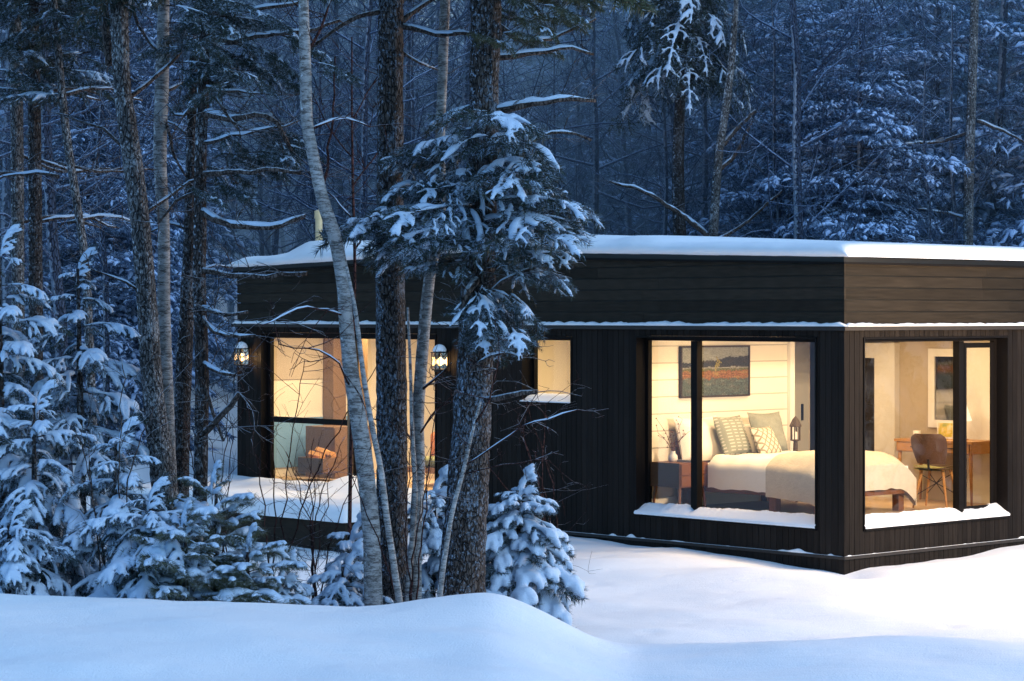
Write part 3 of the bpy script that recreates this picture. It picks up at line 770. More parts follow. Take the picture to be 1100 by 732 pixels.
# candle lantern on far bedside table
e = tag(place('table_lantern', 2.66, 2.36, FL+.53), 'small black candle lantern on the bedside table beyond the bed', 'lantern')
b = MB(); b.lathe([(0,0),(.07,0),(.07,.02),(.03,.03),(.025,.16),(.06,.17),(.06,.18),(0,.185)], 8)
for k in range(6): a = k*math.pi/3; b.box(.055*math.cos(a)-.005, .055*math.cos(a)+.005, .055*math.sin(a)-.005, .055*math.sin(a)+.005, .18, .33)
b.lathe([(.07,.33),(.07,.345),(.035,.42),(.0,.46)], 8); b.build('cage', plain('aged_bronze', (.08,.055,.035), .5), e)
b = MB(); b.lathe([(0,.186),(.022,.186),(.022,.27),(0,.275)], 12); b.build('candle', emit('candle_glow', (1,.7,.4), 1.6), e)

# painting: a generic marsh landscape in broad patches
def painting():
    W_, H_ = 96, 48; cols = np.zeros((H_, W_, 3))
    for y in range(H_):
        for x in range(W_):
            u = x/W_; v = 1-y/H_; nz = noise.noise((u*14, v*14, 1)); n2 = noise.noise((u*40, v*40, 5)); n3 = noise.noise((u*5, 0, 2))
            n4 = noise.noise((u*90, v*60, 9)); n5 = noise.noise((u*9, v*22, 11))
            hill = .70 + .16*max(0, u-.15) + .05*n3 + .03*n2 + .012*n4
            edge = .018*nz+.012*n2
            if v > hill: c = np.array([.27,.28,.26])*(1+.22*nz+.1*n2)
            elif v > .60+edge: c = np.array([.03,.032,.034])*(1+.5*n2+.5*n4) + np.array([.035,.018,.006])*max(0, n5)
            elif v > .565+edge*.5: c = np.array([.24,.23,.20])*(1+.3*n2)
            elif v > .52+edge*1.5: c = np.array([.10,.10,.04])*(1+.4*n2+.3*n4)
            elif v > .36+.05*nz+.05*n2: c = np.array([.20,.085,.035])*(1+.5*n2+.4*n4) + np.array([.05,.07,.02])*max(0, n5)*1.5
            else: c = np.array([.065,.085,.075])*(1+.6*n2+.4*n4) + np.array([.08,.08,.06])*max(0, n5) + np.array([.05,.01,0])*max(0, nz)
            if abs(u-.52-.02*math.sin(v*20)) < .006+.055*max(0, 1-abs(v-.66)*7)*(.4+abs(n4)) and .36 < v < .82 and n2 > -.25: c = np.array([.26,.21,.06])*(1+.5*n4)
            cols[y, x] = np.clip(c*.8*(1+.35*n4+.2*n2), 0.004, 1)
    return W_, H_, cols
e = tag(place('painting', 2.949, 1.26, 1.715), 'framed landscape painting of marsh and hills hung above the bed', 'painting')
W_, H_, pc = painting(); b = MB(); w, h = 1.13, .55
gx, gy = np.meshgrid(np.linspace(-w/2, w/2, W_+1), np.linspace(h, 0, H_+1)); V = np.stack([np.full(gx.size, .033), gx.ravel(), gy.ravel()], -1)
q = [(r*(W_+1)+c, (r+1)*(W_+1)+c, (r+1)*(W_+1)+c+1, r*(W_+1)+c+1) for r in range(H_) for c in range(W_)]
b.add(V, q); m, nt = mat('oil_paint'); n = N(nt); at_ = n('ShaderNodeAttribute', attribute_name='Col')
finish(n, at_.outputs['Color'], .5, noise_(n, coords(n), 60, 4), .3, .003)
cv = b.build('canvas', m, e); ca = cv.data.color_attributes.new('Col', 'FLOAT_COLOR', 'CORNER')
ca.data.foreach_set('color', np.repeat(np.concatenate([pc.reshape(-1, 3), np.ones((W_*H_, 1))], 1), 4, axis=0).astype(np.float32).ravel())
b = MB(); f_ = .018
b.box(.002, .045, -w/2-f_, -w/2-.0005, -f_, h+f_); b.box(.002, .045, w/2+.0005, w/2+f_, -f_, h+f_); b.box(.002, .045, -w/2, w/2, h+.0005, h+f_); b.box(.002, .045, -w/2, w/2, -f_, -.0005); b.box(.002, .03, -w/2, w/2, 0, h)
b.build('frame', plain('dark_wood_frame', (.035,.022,.016), .5), e)
b = MB(); b.box(.0, .006, -.035, .035, -.055, .055); o = b.build('light_switch', M_CERAM, None); o.matrix_world = Matrix.Translation(HL(2.949, 2.42, 1.38)) @ Matrix.Rotation(RZ, 4, 'Z'); tag(o, 'white switch plate on the bedroom wall', 'switch')

# desk, chair, mirror
e = tag(place('desk', 1.24, 3.34), 'honey oak writing desk with shallow drawers under the mirror', 'desk')
b = MB(); b.box(-.55, .55, -.25, .25, .70, .73); b.build('desk_top', M_OAK, e)
b = MB(); b.box(-.53, .53, -.23, .23, .585, .699); b.build('apron', M_OAK, e)
for x in (-.26, .26):
    b = MB(); b.box(x-.25, x+.25, -.245, -.231, .595, .69); d = b.build('drawer', M_OAK, e)
    b = MB(); b.box(x-.05, x+.05, -.256, -.2455, .64, .65); b.build('handle', M_BLACK, d)
for x in (-.5, .5):
    for y in (-.2, .2):
        b = MB(); b.tube([(x,y,.584),(x*1.06,y*1.1,.002)], [.024,.013], 8); b.build('leg', M_OAK, e)
e = tag(place('desk_chair', .90, 2.72, FL, math.pi+.29), 'mid century chair with dark shell, pale seat and wooden dowel legs', 'chair')
b = MB(); rows = []
for a in np.linspace(0, 1, 12):
    for c in np.linspace(-1, 1, 13):
        y = -.2+.4*a; x = c*(.22-.02*abs(a-.5)); z = .44+.025*c*c+.03*max(0, -(a-.15))+.01*a
        rows.append((x, y, z))
m_ = 13; ii = np.arange(11)[:, None]*m_; jj = np.arange(12)[None]; Qs = np.stack([ii+jj, ii+jj+1, ii+m_+jj+1, ii+m_+jj], -1).reshape(-1, 4)
b.add(rows, Qs); b.add(np.array(rows)-[0,0,.03], Qs[:, ::-1]); b.build('seat', M_OLIVE, e, True)
b = MB(); rows = []
for a in np.linspace(0, 1, 12):
    for c in np.linspace(-1, 1, 13):
        wv = (.16+.05*math.sin(a*2.2)) * (1 if a < .8 else math.sqrt(max(0, 1-((a-.8)/.22)**2))*.45+.55)
        rows.append((c*wv, .20+.11*a-.05*c*c, .50+.34*a))
b.add(rows, Qs); b.add(np.array(rows)+[0,.014,0], Qs[:, ::-1]); b.build('backrest', plain('dark_walnut_shell', (.10,.055,.04), .45), e, True)
b = MB(); b.tube([(0,.16,.43),(0,.24,.45),(0,.26,.55)], .014, 6); b.build('back_bracket', M_BLACK, e)
for sx in (-1, 1):
    for sy in (-1, 1):
        b = MB(); b.tube([(sx*.12,sy*.12,.43),(sx*.2,sy*.2,.002)], [.018,.011], 8); b.build('leg', M_OAK, e)
b = MB()
for sx in (-1, 1): b.tube([(sx*.18,-.18,.14),(sx*-.14,.14,.38)], .005, 5); b.tube([(sx*.18,.18,.14),(sx*-.14,-.14,.38)], .005, 5)
b.build('cross_brace', M_BLACK, e)
e = tag(place('mirror', 1.32, 3.618, 1.32), 'tall white framed mirror on the wall above the desk', 'mirror')
b = MB(); b.box(-.36, -.27, -.03, -.002, 0, .92); b.box(.27, .36, -.03, -.002, 0, .92); b.box(-.269, .269, -.03, -.002, .83, .92); b.box(-.269, .269, -.03, -.002, 0, .09); b.build('frame', M_WHITE, e)
m, nt = mat('mirror_silver'); n = N(nt); finish(n, (.3,.3,.32), .05, noise_(n, coords(n), 2), .02, .01, extra={'Metallic': 1.0})
b = MB(); b.box(-.268, .268, -.012, -.004, .091, .829); b.build('mirror_glass', m, e)
e = tag(place('small_picture', 1.36, 3.5, FL+.731), 'small yellow and green picture propped on the desk', 'picture')
b = MB(); b.box(-.12, .12, .0, .015, 0, .2); b.build('frame', M_WHITE, e)
m, nt = mat('yellow_green_print'); n = N(nt); finish(n, ramp(n, noise_(n, coords(n), 9, 3), [(.35, (.3,.35,.06)), (.5, (.65,.5,.08)), (.6, (.7,.62,.4)), (.7, (.15,.25,.08))]), .6)
b = MB(); b.box(-.1, .1, -.004, -.0005, .02, .18); b.build('print', m, e)
b = MB(); b.lathe([(0,0),(.042,0),(.045,.09),(.04,.09),(.038,.01),(0,.01)], 16); o = b.build('cup', M_CERAM, None, True); o.location = HL(1.62, 3.3, FL+.731); tag(o, 'pale cup standing on the desk', 'cup')
e = tag(place('desk_lamp', 1.02, 3.38, FL+.731), 'small desk lamp with glowing conical shade', 'lamp')
b = MB(); b.lathe([(0,0),(.06,0),(.06,.012),(.012,.02),(.01,.3),(0,.3)], 14); b.build('stand', M_OAK, e)
b = MB(); b.lathe([(.10,.22),(.04,.40),(.0,.40)], 18); b.build('lamp_shade', emit('lit_shade', (1,.78,.5), 1.6), e, True)
light('desk_lamp_light', 'POINT', HL(1.02, 3.25, FL+1.0), 5, (1,.72,.42), .06)

# living room: stove surround, firewood box, armchair
e = tag(place('low_cabinet', 9.6, 1.15, FL, 0), 'brown timber cabinet standing by the firewood behind the patio door', 'cabinet')
b = MB(); b.box(-.3, .3, -.32, .32, .0, .68); b.build('carcass', M_POST, e)
for y in (-.16, .16):
    b = MB(); b.box(.301, .315, y-.155, y+.155, .02, .66); d = b.build('door', M_POST, e)
    b = MB(); b.box(.316, .33, y*.2-.008, y*.2+.008, .4, .5); b.build('handle', M_BLACK, d)
e = tag(place('firewood_box', 9.22, .55, FL+.1, 0), 'open wooden box heaped with split firewood', 'box')
b = MB(); b.box(-.26, .26, -.18, -.16, 0, .20); b.box(-.26, .26, .16, .18, 0, .20); b.box(-.26, -.24, -.159, .159, 0, .20); b.box(.24, .26, -.159, .159, 0, .20); b.box(-.239, .239, -.159, .159, .01, .03); b.build('crate', M_POST, e)
r_ = np.random.default_rng(12)
for k in range(13):
    x = r_.uniform(-.16, .16); y = r_.uniform(-.09, .09); z = .07 + .045*(k//3) + r_.uniform(0, .02); a = r_.uniform(-.35, .35); L_ = .17; rr = r_.uniform(.035, .05)
    b = MB(); b.tube([(-L_, 0, 0), (0, 0, .005), (L_, 0, 0)], [rr, rr*1.05, rr], 5, lump=.12, rng=r_)
    o = b.build('log', M_LOG, None); o.matrix_world = e.matrix_basis if False else Matrix.Translation(HL(9.22-x*.4, .55+y, FL+.1+z)) @ Matrix.Rotation(RZ+a, 4, 'Z') @ Matrix.Rotation(r_.uniform(-.3,.3), 4, 'Y')
    tag(o, 'pale split log heaped in the wooden box behind the glass', 'log', 'split logs in the firewood box')
e = tag(place('armchair', 8.15, 2.25, FL, math.pi*.15), 'orange leather armchair against the cream wall of the living room', 'armchair')
def rbox(x0,x1,y0,y1,z0,z1,name,m,par,bev=.05):
    b = MB(); b.box(x0,x1,y0,y1,z0,z1); o = b.build(name, m, par, True); md = o.modifiers.new('bevel','BEVEL'); md.width = bev; md.segments = 3; return o
rbox(-.36,.36,-.36,.3,.2,.46,'seat',M_RUST,e); rbox(-.36,.36,.22,.42,.35,.95,'backrest',M_RUST,e); rbox(-.47,-.365,-.36,.4,.18,.62,'arm',M_RUST,e); rbox(.365,.47,-.36,.4,.18,.62,'arm',M_RUST,e)
for sx in (-.38,.38):
    for sy in (-.28,.32): b = MB(); b.tube([(sx,sy,.19),(sx,sy,.002)], [.025,.015], 8); b.build('leg', M_WALNUT, e)
e = tag(place('bench_seat', 7.15, 1.0, FL, 0), 'low bench with olive cushion just inside the patio door', 'bench')
rbox(-.55,.55,-.24,.24,.24,.36,'cushion',M_OLIVE,e,.04)
b = MB(); b.box(-.58,.58,-.27,.27,.17,.239); b.build('frame', M_OAK, e)
for sx in (-.5,.5):
    for sy in (-.2,.2): b = MB(); b.tube([(sx,sy,.169),(sx,sy,.002)], .02, 8); b.build('leg', M_OAK, e)

#TREES_BEGIN#
# ------------------------------------------------------------------ trees
RG = np.random.default_rng(42)
def xform(V, M3, loc): return V @ M3.T + loc

def fuse(mb, voxel, ratio):
    """melt overlapping lumps of snow into one uneven pad"""
    V, Q, T = mb.arr(); me = bpy.data.meshes.new('pad')
    me.from_pydata(V.tolist(), [], Q.tolist()+T.tolist()); o = bpy.data.objects.new('pad', me); col.objects.link(o)
    m = o.modifiers.new('r', 'REMESH'); m.mode = 'VOXEL'; m.voxel_size = voxel
    m = o.modifiers.new('s', 'SMOOTH'); m.factor = .5; m.iterations = 1
    m = o.modifiers.new('d', 'DECIMATE'); m.ratio = ratio
    dg = bpy.context.evaluated_depsgraph_get(); e = o.evaluated_get(dg); em = e.to_mesh(); em.calc_loop_triangles()
    nv = len(em.vertices); VV = np.empty(nv*3); em.vertices.foreach_get('co', VV); tt = np.empty(len(em.loop_triangles)*3, np.int32); em.loop_triangles.foreach_get('vertices', tt)
    e.to_mesh_clear(); bpy.data.objects.remove(o); bpy.data.meshes.remove(me)
    return VV.reshape(-1, 3), np.zeros((0, 4), np.int64), tt.reshape(-1, 3).astype(np.int64)

def make_bough(seed, n=9, w=.42, droop=.28, dens=150, bl=.05, bw=.006, snow_r=.035, snow_p=.7, mode='blob', sub=2, far=False, tdroop=.4, cover=.5, voxel=.016, ratio=.35, flat=.62):
    """spray of a conifer branch, length 1 along +x; wood, needles and snow kept apart"""
    r = np.random.default_rng(seed); wood, need, snow = MB(), MB(), MB()
    f = np.linspace(0, 1, 9); bend = r.uniform(-.08, .08)
    ax = np.stack([f, bend*np.sin(f*3), .10*f - droop*f**2], -1)
    wood.tube(ax, np.linspace(.012, .004, 9), 4, cap=False)
    tw = []; u5 = np.linspace(0, 1, 5)
    def axis(t): return np.array([np.interp(t, f, ax[:, i]) for i in range(3)])
    def grow(p, d, L, lev):
        P = p + u5[:, None]*d*L + r.normal(0, .03, 3)*L*u5[:, None]**2; P[:, 2] -= (tdroop*(.6+.9*r.random()))*L*u5**2
        tw.append((P, L, lev))
        if lev < sub and L > .09:
            for s in (-1, 1):
                for t in ((.35, .68) if L > .2 else (.5,)):
                    if r.random() < .85:
                        a = s*R(r.uniform(35, 60)); c, q = math.cos(a), math.sin(a)
                        grow(P[0]+(P[-1]-P[0])*t+[0, 0, .02*L], np.array([d[0]*c-d[1]*q, d[0]*q+d[1]*c, d[2]-.05]), L*r.uniform(.32, .5)*(1.1-.5*t), lev+1)
    for i in range(n):
        t = .14+.84*(i+.5)/n
        for s in (-1, 1):
            a = R(r.uniform(36, 64)); L = (w*(1-.72*t)+.08)*r.uniform(.65, 1.25)
            grow(axis(min(1, t+r.uniform(-.04, .04))), np.array([math.cos(a), s*math.sin(a), r.uniform(-.05, .1)]), L, 1)
    grow(axis(.86), np.array([1, bend, -.25]), .26, 1)
    for P, L, lev in tw:
        if not far: wood.tube(P, np.linspace(.004, .0018, 5), 3, cap=False)
        nb = max(3, int(dens*L))
        uu = r.random(nb)**.85
        q = np.stack([np.interp(uu, u5, P[:, i]) for i in range(3)], -1)
        d = P[-1]-P[0]; d = d/np.linalg.norm(d)
        rad = r.normal(0, 1, (nb, 3)); rad -= (rad@d)[:, None]*d; rad /= np.linalg.norm(rad, axis=1, keepdims=True); rad[:, 2] -= .15
        dr = d*r.uniform(.5, 1.0, (nb, 1)) + rad*.8; dr /= np.linalg.norm(dr, axis=1, keepdims=True)
        sd = np.cross(dr, r.normal(0, 1, (nb, 3))); sd /= np.linalg.norm(sd, axis=1, keepdims=True)+1e-9
        ln = bl*r.uniform(.7, 1.3, (nb, 1)); V = np.stack([q-sd*bw/2, q+sd*bw/2, q+dr*ln], 1).reshape(-1, 3)
        need.add(V, None, np.arange(nb*3).reshape(-1, 3))
        if mode == 'mitten' and lev == 1 and r.random() < snow_p:
            m = 7; u = np.linspace(r.uniform(.0, .15), 1.0, m)
            Q_ = np.stack([np.interp(u, u5, P[:, i]) for i in range(3)], -1); Q_[-1] += (P[-1]-P[-2])*.25
            pr = np.sqrt(np.maximum(0, 1-np.linspace(-1, 1, m)**2))*.8+.2
            rr = snow_r*r.uniform(.7, 1.25)*pr*(.7+.6*r.random(m))*min(1.15, .55+L*2)
            Q_[:, 2] += rr*.4; Q_ += r.normal(0, .006, Q_.shape)
            snow.tube(Q_, rr, 7, lump=.12, rng=r, flat=.7)
        elif mode == 'pad' and lev <= 2:
            m = 7; u = np.linspace(.05, 1.0, m); Q_ = np.stack([np.interp(u, u5, P[:, i]) for i in range(3)], -1); Q_[-1] += (P[-1]-P[-2])*.2
            gg = np.array([cover+1.1*noise.noise((p[0]*3.2+seed*7.7, p[1]*3.2, seed*1.3)) + .5*noise.noise((p[0]*11, p[1]*11, seed*2.1)) for p in Q_])
            rr = snow_r*np.clip(gg, 0, 1.25)*(1 if lev == 1 else .62)*(.55+.45*np.sqrt(np.maximum(0, 1-np.linspace(-.8, 1, m)**2)))*r.uniform(.8, 1.15)
            a = 0
            while a < m:
                if rr[a] > snow_r*.22:
                    b_ = a
                    while b_ < m and rr[b_] > snow_r*.22: b_ += 1
                    if b_-a >= 2:
                        q_ = Q_[a:b_].copy(); q_[:, 2] += rr[a:b_]*.45; rx = rr[a:b_].copy(); rx[0] *= .6; rx[-1] *= .6
                        snow.tube(q_, rx, 7, lump=.12, rng=r, flat=flat)
                    a = b_
                else: a += 1
        elif mode == 'clump' and lev == 1:
            if r.random() < snow_p:
                for _ in range(r.integers(1, 4)):
                    c = r.uniform(.35, 1.0); m = 6; hl = min(.55, r.uniform(.05, .10)/L); u = np.clip(np.linspace(c-hl, c+hl, m), 0, 1.2)
                    Q_ = np.stack([np.interp(np.minimum(u, 1), u5, P[:, i]) for i in range(3)], -1)+(P[-1]-P[-2])*np.maximum(0, u-1)[:, None]*4
                    pr = np.sqrt(np.maximum(0, 1-np.linspace(-1, 1, m)**2))*.75+.25
                    rr = snow_r*r.uniform(.6, 1.5)*pr*(.75+.5*r.random(m)); Q_[:, 2] += rr*.5+.008; Q_ += r.normal(0, .008, Q_.shape)
                    snow.tube(Q_, rr, 7, lump=.16, rng=r, flat=.62)
        elif mode == 'blob':
            for _ in range(2 if L > .14 else 1):
                if r.random() > snow_p: continue
                c = r.uniform(.15, .95); hl = min(.5, r.uniform(.025, .075)/L); m = 4 if far else 5
                u = np.clip(np.linspace(c-hl, c+hl, m), 0, 1.15); Q_ = P[0]+(P[-1]-P[0])*u[:, None]; Q_[:, 2] += -tdroop*L*u**2+tdroop*L*u
                Q_ = np.stack([np.interp(np.minimum(u, 1), u5, P[:, i]) for i in range(3)], -1)+(P[-1]-P[-2])*np.maximum(0, u-1)[:, None]*4
                pr = np.sqrt(np.maximum(0, 1-np.linspace(-1, 1, m)**2))*.75+.25
                rr = snow_r*r.uniform(.5, 1.4)*pr; Q_[:, 2] += rr*.55+.004; Q_ += r.normal(0, .005, Q_.shape)
                snow.tube(Q_, rr, 4 if far else 6, lump=.16, rng=r, flat=.75)
    if mode == 'mitten':
        m = 14; u = np.linspace(.2, 1, m); Q_ = np.stack([axis(t) for t in u])
        for a in range(0, m-4, 4):
            if r.random() < snow_p:
                mm = 5; pr = np.sqrt(np.maximum(0, 1-np.linspace(-1, 1, mm)**2))*.7+.3
                rr = snow_r*1.6*pr*(.7+.6*r.random(mm)); q = Q_[a:a+mm].copy(); q[:, 2] += rr*.5+.006; snow.tube(q, rr, 6, lump=.14, rng=r, flat=.75)
    if mode == 'pad':
        m = 16; u = np.linspace(.12, 1, m); Q_ = np.stack([axis(t) for t in u])
        rr = snow_r*np.clip([cover+.15+1.0*noise.noise((p[0]*3.2+seed*7.7, p[1]*3.2, seed*1.3)) for p in Q_], .05, 1.2); Q_[:, 2] += rr*.4; rr[0] *= .4; rr[-1] *= .5
        snow.tube(Q_, rr, 8, lump=.12, rng=r, flat=flat)
        return {'wood': wood.arr(), 'need': need.arr(), 'snow': fuse(snow, voxel, ratio)}
    return {'wood': wood.arr(), 'need': need.arr(), 'snow': snow.arr()}

B_HEAVY = [make_bough(100+i, n=5, w=.36, droop=.42, dens=330, bl=.085, bw=.009, snow_r=.066, mode='pad', sub=2, tdroop=.75, cover=.78, voxel=.017, ratio=.3, flat=.6) for i in range(7)]
B_PAD = [make_bough(150+i, n=3, w=.5, droop=.45, dens=330, bl=.12, bw=.012, snow_r=.10, mode='pad', sub=2, tdroop=.6, cover=.85, voxel=.028, ratio=.4, flat=.75) for i in range(6)]
B_FIR = [make_bough(200+i, n=6, w=.55, droop=.22, dens=210, bl=.07, bw=.0065, snow_r=.038, mode='pad', sub=2, tdroop=.42, cover=.46, voxel=.015, ratio=.3) for i in range(7)]
B_HANG = [make_bough(250+i, n=7, w=.42, droop=.40, dens=210, bl=.06, bw=.008, snow_r=.034, mode='pad', sub=2, tdroop=.7, cover=.36, voxel=.015, ratio=.35) for i in range(5)]
B_LIGHT = [make_bough(300+i, n=5, w=.48, droop=.18, dens=220, bl=.12, bw=.006, snow_r=.085, mode='pad', sub=2, tdroop=.3, cover=.5, voxel=.02, ratio=.4) for i in range(6)]
B_DARK = [make_bough(400+i, n=6, w=.44, droop=.34, dens=200, bl=.075, bw=.010, snow_r=.042, mode='pad', tdroop=.5, cover=.12, voxel=.016, ratio=.35) for i in range(5)]
B_FAR = [make_bough(500+i, n=6, w=.48, droop=.24, dens=95, bl=.06, bw=.011, snow_r=.020, snow_p=.55, sub=2, far=True, tdroop=.25) for i in range(6)]

def put_bough(dst, bo, root, direction, L, roll=0., keep=('wood','need','snow'), thick=1.0):
    d = np.asarray(direction, float); d /= np.linalg.norm(d)
    up = np.array([0, 0, 1.]); y = np.cross(up, d); y /= np.linalg.norm(y)+1e-9; z = np.cross(d, y)
    c, s = math.cos(roll), math.sin(roll); y2 = c*y+s*z; z2 = -s*y+c*z
    M3 = np.stack([d, y2, z2], 1)*L*np.array([1, thick, thick])[None]
    for k in keep:
        V, Q, T = bo[k]; dst[k].add(xform(V, M3, np.asarray(root, float)), Q, T)

def conifer_parts(H, Rb, base, lib, nb, seed, tip=.16, elev=(.35, -.32), pw=.85, trunk_r=None, trunk_mat=None, need=None, snow=None, jit=.25, thick=1.0, name='trunk'):
    r = np.random.default_rng(seed); dst = {'wood': MB(), 'need': MB(), 'snow': MB()}
    for i in range(nb):
        f = ((i+r.random())/nb)**.9
        z = base+(H-base)*f; L = (Rb*(1-f)**pw+tip)*r.uniform(1-jit, 1+jit)
        a = i*2.399+r.uniform(-.5, .5); e = elev[0]*f+elev[1]*(1-f)+r.uniform(-.15, .15)
        put_bough(dst, lib[r.integers(len(lib))], (0, 0, z), (math.cos(a)*math.cos(e), math.sin(a)*math.cos(e), math.sin(e)), L, r.uniform(-.25, .25), thick=thick)
    put_bough(dst, lib[0], (0, 0, H-.12), (.05, .03, 1), .3)
    tr = trunk_r or H*.014+.02
    zz = np.linspace(-.4, H, max(8, int(H/.5))); P = np.stack([.03*np.sin(zz*.7+seed), .03*np.cos(zz*.9+seed), zz], -1)
    dst['trunk'] = MB(); dst['trunk'].tube(P, np.linspace(tr, .012, len(zz)), 10)
    return dst
def conifer(name, loc, dst, label, group=None, mats=None, rz=0, scale=1.0):
    tm, wm, nm, sm = mats or (M_BARKD, M_BARKD, M_NEED, M_SNOWT)
    e = tag(empty(name, loc, rz), label, 'tree', group); e.scale = (scale,)*3
    t = dst['trunk'].build('trunk', tm, e, True)
    wd = MB(); 
    V, Q, T = dst['wood'].arr(); wd.add(V, Q, T, 0); V, Q, T = dst['need'].arr(); wd.add(V, Q, T, 1)
    if wd.n: wd.build('crown', [wm, nm], e, True)
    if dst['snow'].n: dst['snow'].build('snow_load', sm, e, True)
    return e

# --- trunks that follow the photo
def trunk_mesh(P, rad, k=14, rough=.05, seed=0, step=.032):
    Pr = smooth_path(np.column_stack([P, rad]), step=step); P2, r2 = Pr[:, :3], Pr[:, 3]
    v, q, t = tube(P2, r2, k)
    n = len(P2); c = np.repeat(P2, k, 0); d = v[:n*k]-c
    f = np.array([1+rough*noise.noise((p[0]*9, p[1]*9, p[2]*5+seed))+rough*.8*noise.noise((p[0]*28, p[1]*28, p[2]*14+seed))+rough*.6*noise.noise((p[0]*60, p[1]*60, p[2]*36+seed)) for p in v[:n*k]])
    v[:n*k] = c+d*f[:, None]
    m = MB(); m.add(v, q, t); return m, P2, r2
def limb(mb, sn, P, r0, r1, snow=.9, seed=0, k=6, snow_w=1.0):
    P = smooth_path(P, step=.09); n = len(P); r = np.random.default_rng(seed)
    P = P + np.array([[noise.noise((a*.5, seed, 1)), noise.noise((a*.5, seed, 4)), noise.noise((a*.5, seed, 8))] for a in range(n)])*.035*np.minimum(1, np.arange(n)/4)[:, None]
    rr = np.linspace(r0, r1, n); mb.tube(P, rr, k)
    if sn is not None and snow > 0:
        s = 0
        while s < n-3:
            e = min(n, s+int(r.integers(4, 12)))
            if r.random() < snow and e-s > 3:
                seg = P[s:e]; ra = rr[s:e]; pr = np.sqrt(np.maximum(0, 1-np.linspace(-1, 1, e-s)**2))*.85+.15
                sl = np.abs(np.gradient(seg, axis=0)); fl = np.clip(1.3-(sl[:, 2]/(np.linalg.norm(sl, axis=1)+1e-6))*1.2, .15, 1)
                w = (ra*.95+.005)*pr*fl*snow_w*(.8+.4*r.random(e-s)); sn.tube(seg+np.stack([0*ra, 0*ra, ra*.75], -1), w, 6, lump=.08, rng=r, flat=.8)
            s = e-1
    return P
def twigs(mb, P, r, n, L, seed, up=.3, r0=.005, depth=2):
    rg = np.random.default_rng(seed)
    for _ in range(n):
        i = rg.integers(len(P)//4, len(P)); p = P[min(i, len(P)-1)]
        d = rg.normal(0, 1, 3)*[1, .7, .6]; d[2] += up; d /= np.linalg.norm(d)
        l = L*rg.uniform(.4, 1.1); m = p+d*l*.5+rg.normal(0, .05, 3)*l; q = p+d*l+rg.normal(0, .12, 3)*l
        pp = smooth_path([p, m, q], n=5); mb.tube(pp, np.linspace(r0, r0*.45, 5), 3, cap=False)
        if depth > 1:
            for k in range(3):
                a = pp[rg.integers(1, 5)]; dd = d+rg.normal(0, .6, 3); dd /= np.linalg.norm(dd)
                mb.tube(smooth_path([a, a+dd*l*.2+rg.normal(0, .02, 3), a+dd*l*.42], n=4), np.linspace(r0*.6, r0*.35, 4), 3, cap=False)

def photo_tree(name, label, Y, pts, mat_, wid, group=None, branches=(), bmat=None, rough=.05, dY=0, top=10.5, seed=0, extra=None, tw=(0, .5), k=24, snowlimb=.85):
    """pts: photo (x,y) down the stem at depth Y; wid: diameters in photo px at the same points"""
    W3 = [at(x, y, Y+dY*i) for i, (x, y) in enumerate(pts)]
    rad = [w_*.5/F*Y for w_ in wid]
    # carry the stem up out of frame and down into the ground
    d = (W3[0]-W3[1]); d /= np.linalg.norm(d); d = d*.55+np.array([0, 0, .45]); d /= np.linalg.norm(d)
    if pts[0][1] <= 5 and top > W3[0][2]+.5:
        h = (top-W3[0][2])/d[2]; W3 = [W3[0]+d*h, W3[0]+d*h*.5]+W3; rad = [rad[0]*.35, rad[0]*.75]+rad
    bx_, by_ = W3[-1][0], W3[-1][1]; g0 = gz(bx_, by_)
    if W3[-1][2] > g0-.25: W3.append(np.array([bx_+(W3[-1][0]-W3[-2][0])*.2, by_, g0-.3])); rad.append(rad[-1]*1.15)
    base = np.array([bx_, by_, g0])
    W3 = [p-base for p in W3][::-1]; rad = rad[::-1]
    e = tag(empty(name, base), label, 'tree', group)
    tm, P2, r2 = trunk_mesh(np.array(W3), np.array(rad), k, rough, seed); t = tm.build('trunk', mat_, e, True)
    mb, sn = MB(), MB()
    for i, (bp, w0, w1) in enumerate(branches):
        Pb = [at(x, y, Y+dy)-base for (x, y, dy) in bp]
        P = limb(mb, sn, Pb, w0*.62/F*Y, w1*.7/F*Y, snowlimb, seed+i)
        if tw[0]: twigs(mb, P, None, tw[0], tw[1], seed*31+i)
    if extra: extra(e, base, mb, sn, P2)
    if mb.n: mb.build('branches', bmat or M_TWIG, e, True)
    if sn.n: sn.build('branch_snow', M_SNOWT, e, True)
    return e

def bough_crown(e, lib, specs, need=None, sname='bough_snow', cname='crown', thick=1.0):
    """specs: list of (root xyz, tip xyz) in the tree's own frame"""
    dst = {'wood': MB(), 'need': MB(), 'snow': MB()}; r = np.random.default_rng(len(specs))
    for a, c in specs:
        a, c = np.array(a, float), np.array(c, float); L = np.linalg.norm(c-a)
        put_bough(dst, lib[r.integers(len(lib))], a, c-a+np.array([0, 0, .12*L]), L, r.uniform(-.35, .35), thick=thick)
    wd = MB(); V, Q, T = dst['wood'].arr(); wd.add(V, Q, T, 0); V, Q, T = dst['need'].arr(); wd.add(V, Q, T, 1)
    wd.build(cname, [M_BARKD, need or M_NEED], e, True)
    if dst['snow'].n: dst['snow'].build(sname, M_SNOWT, e, True)

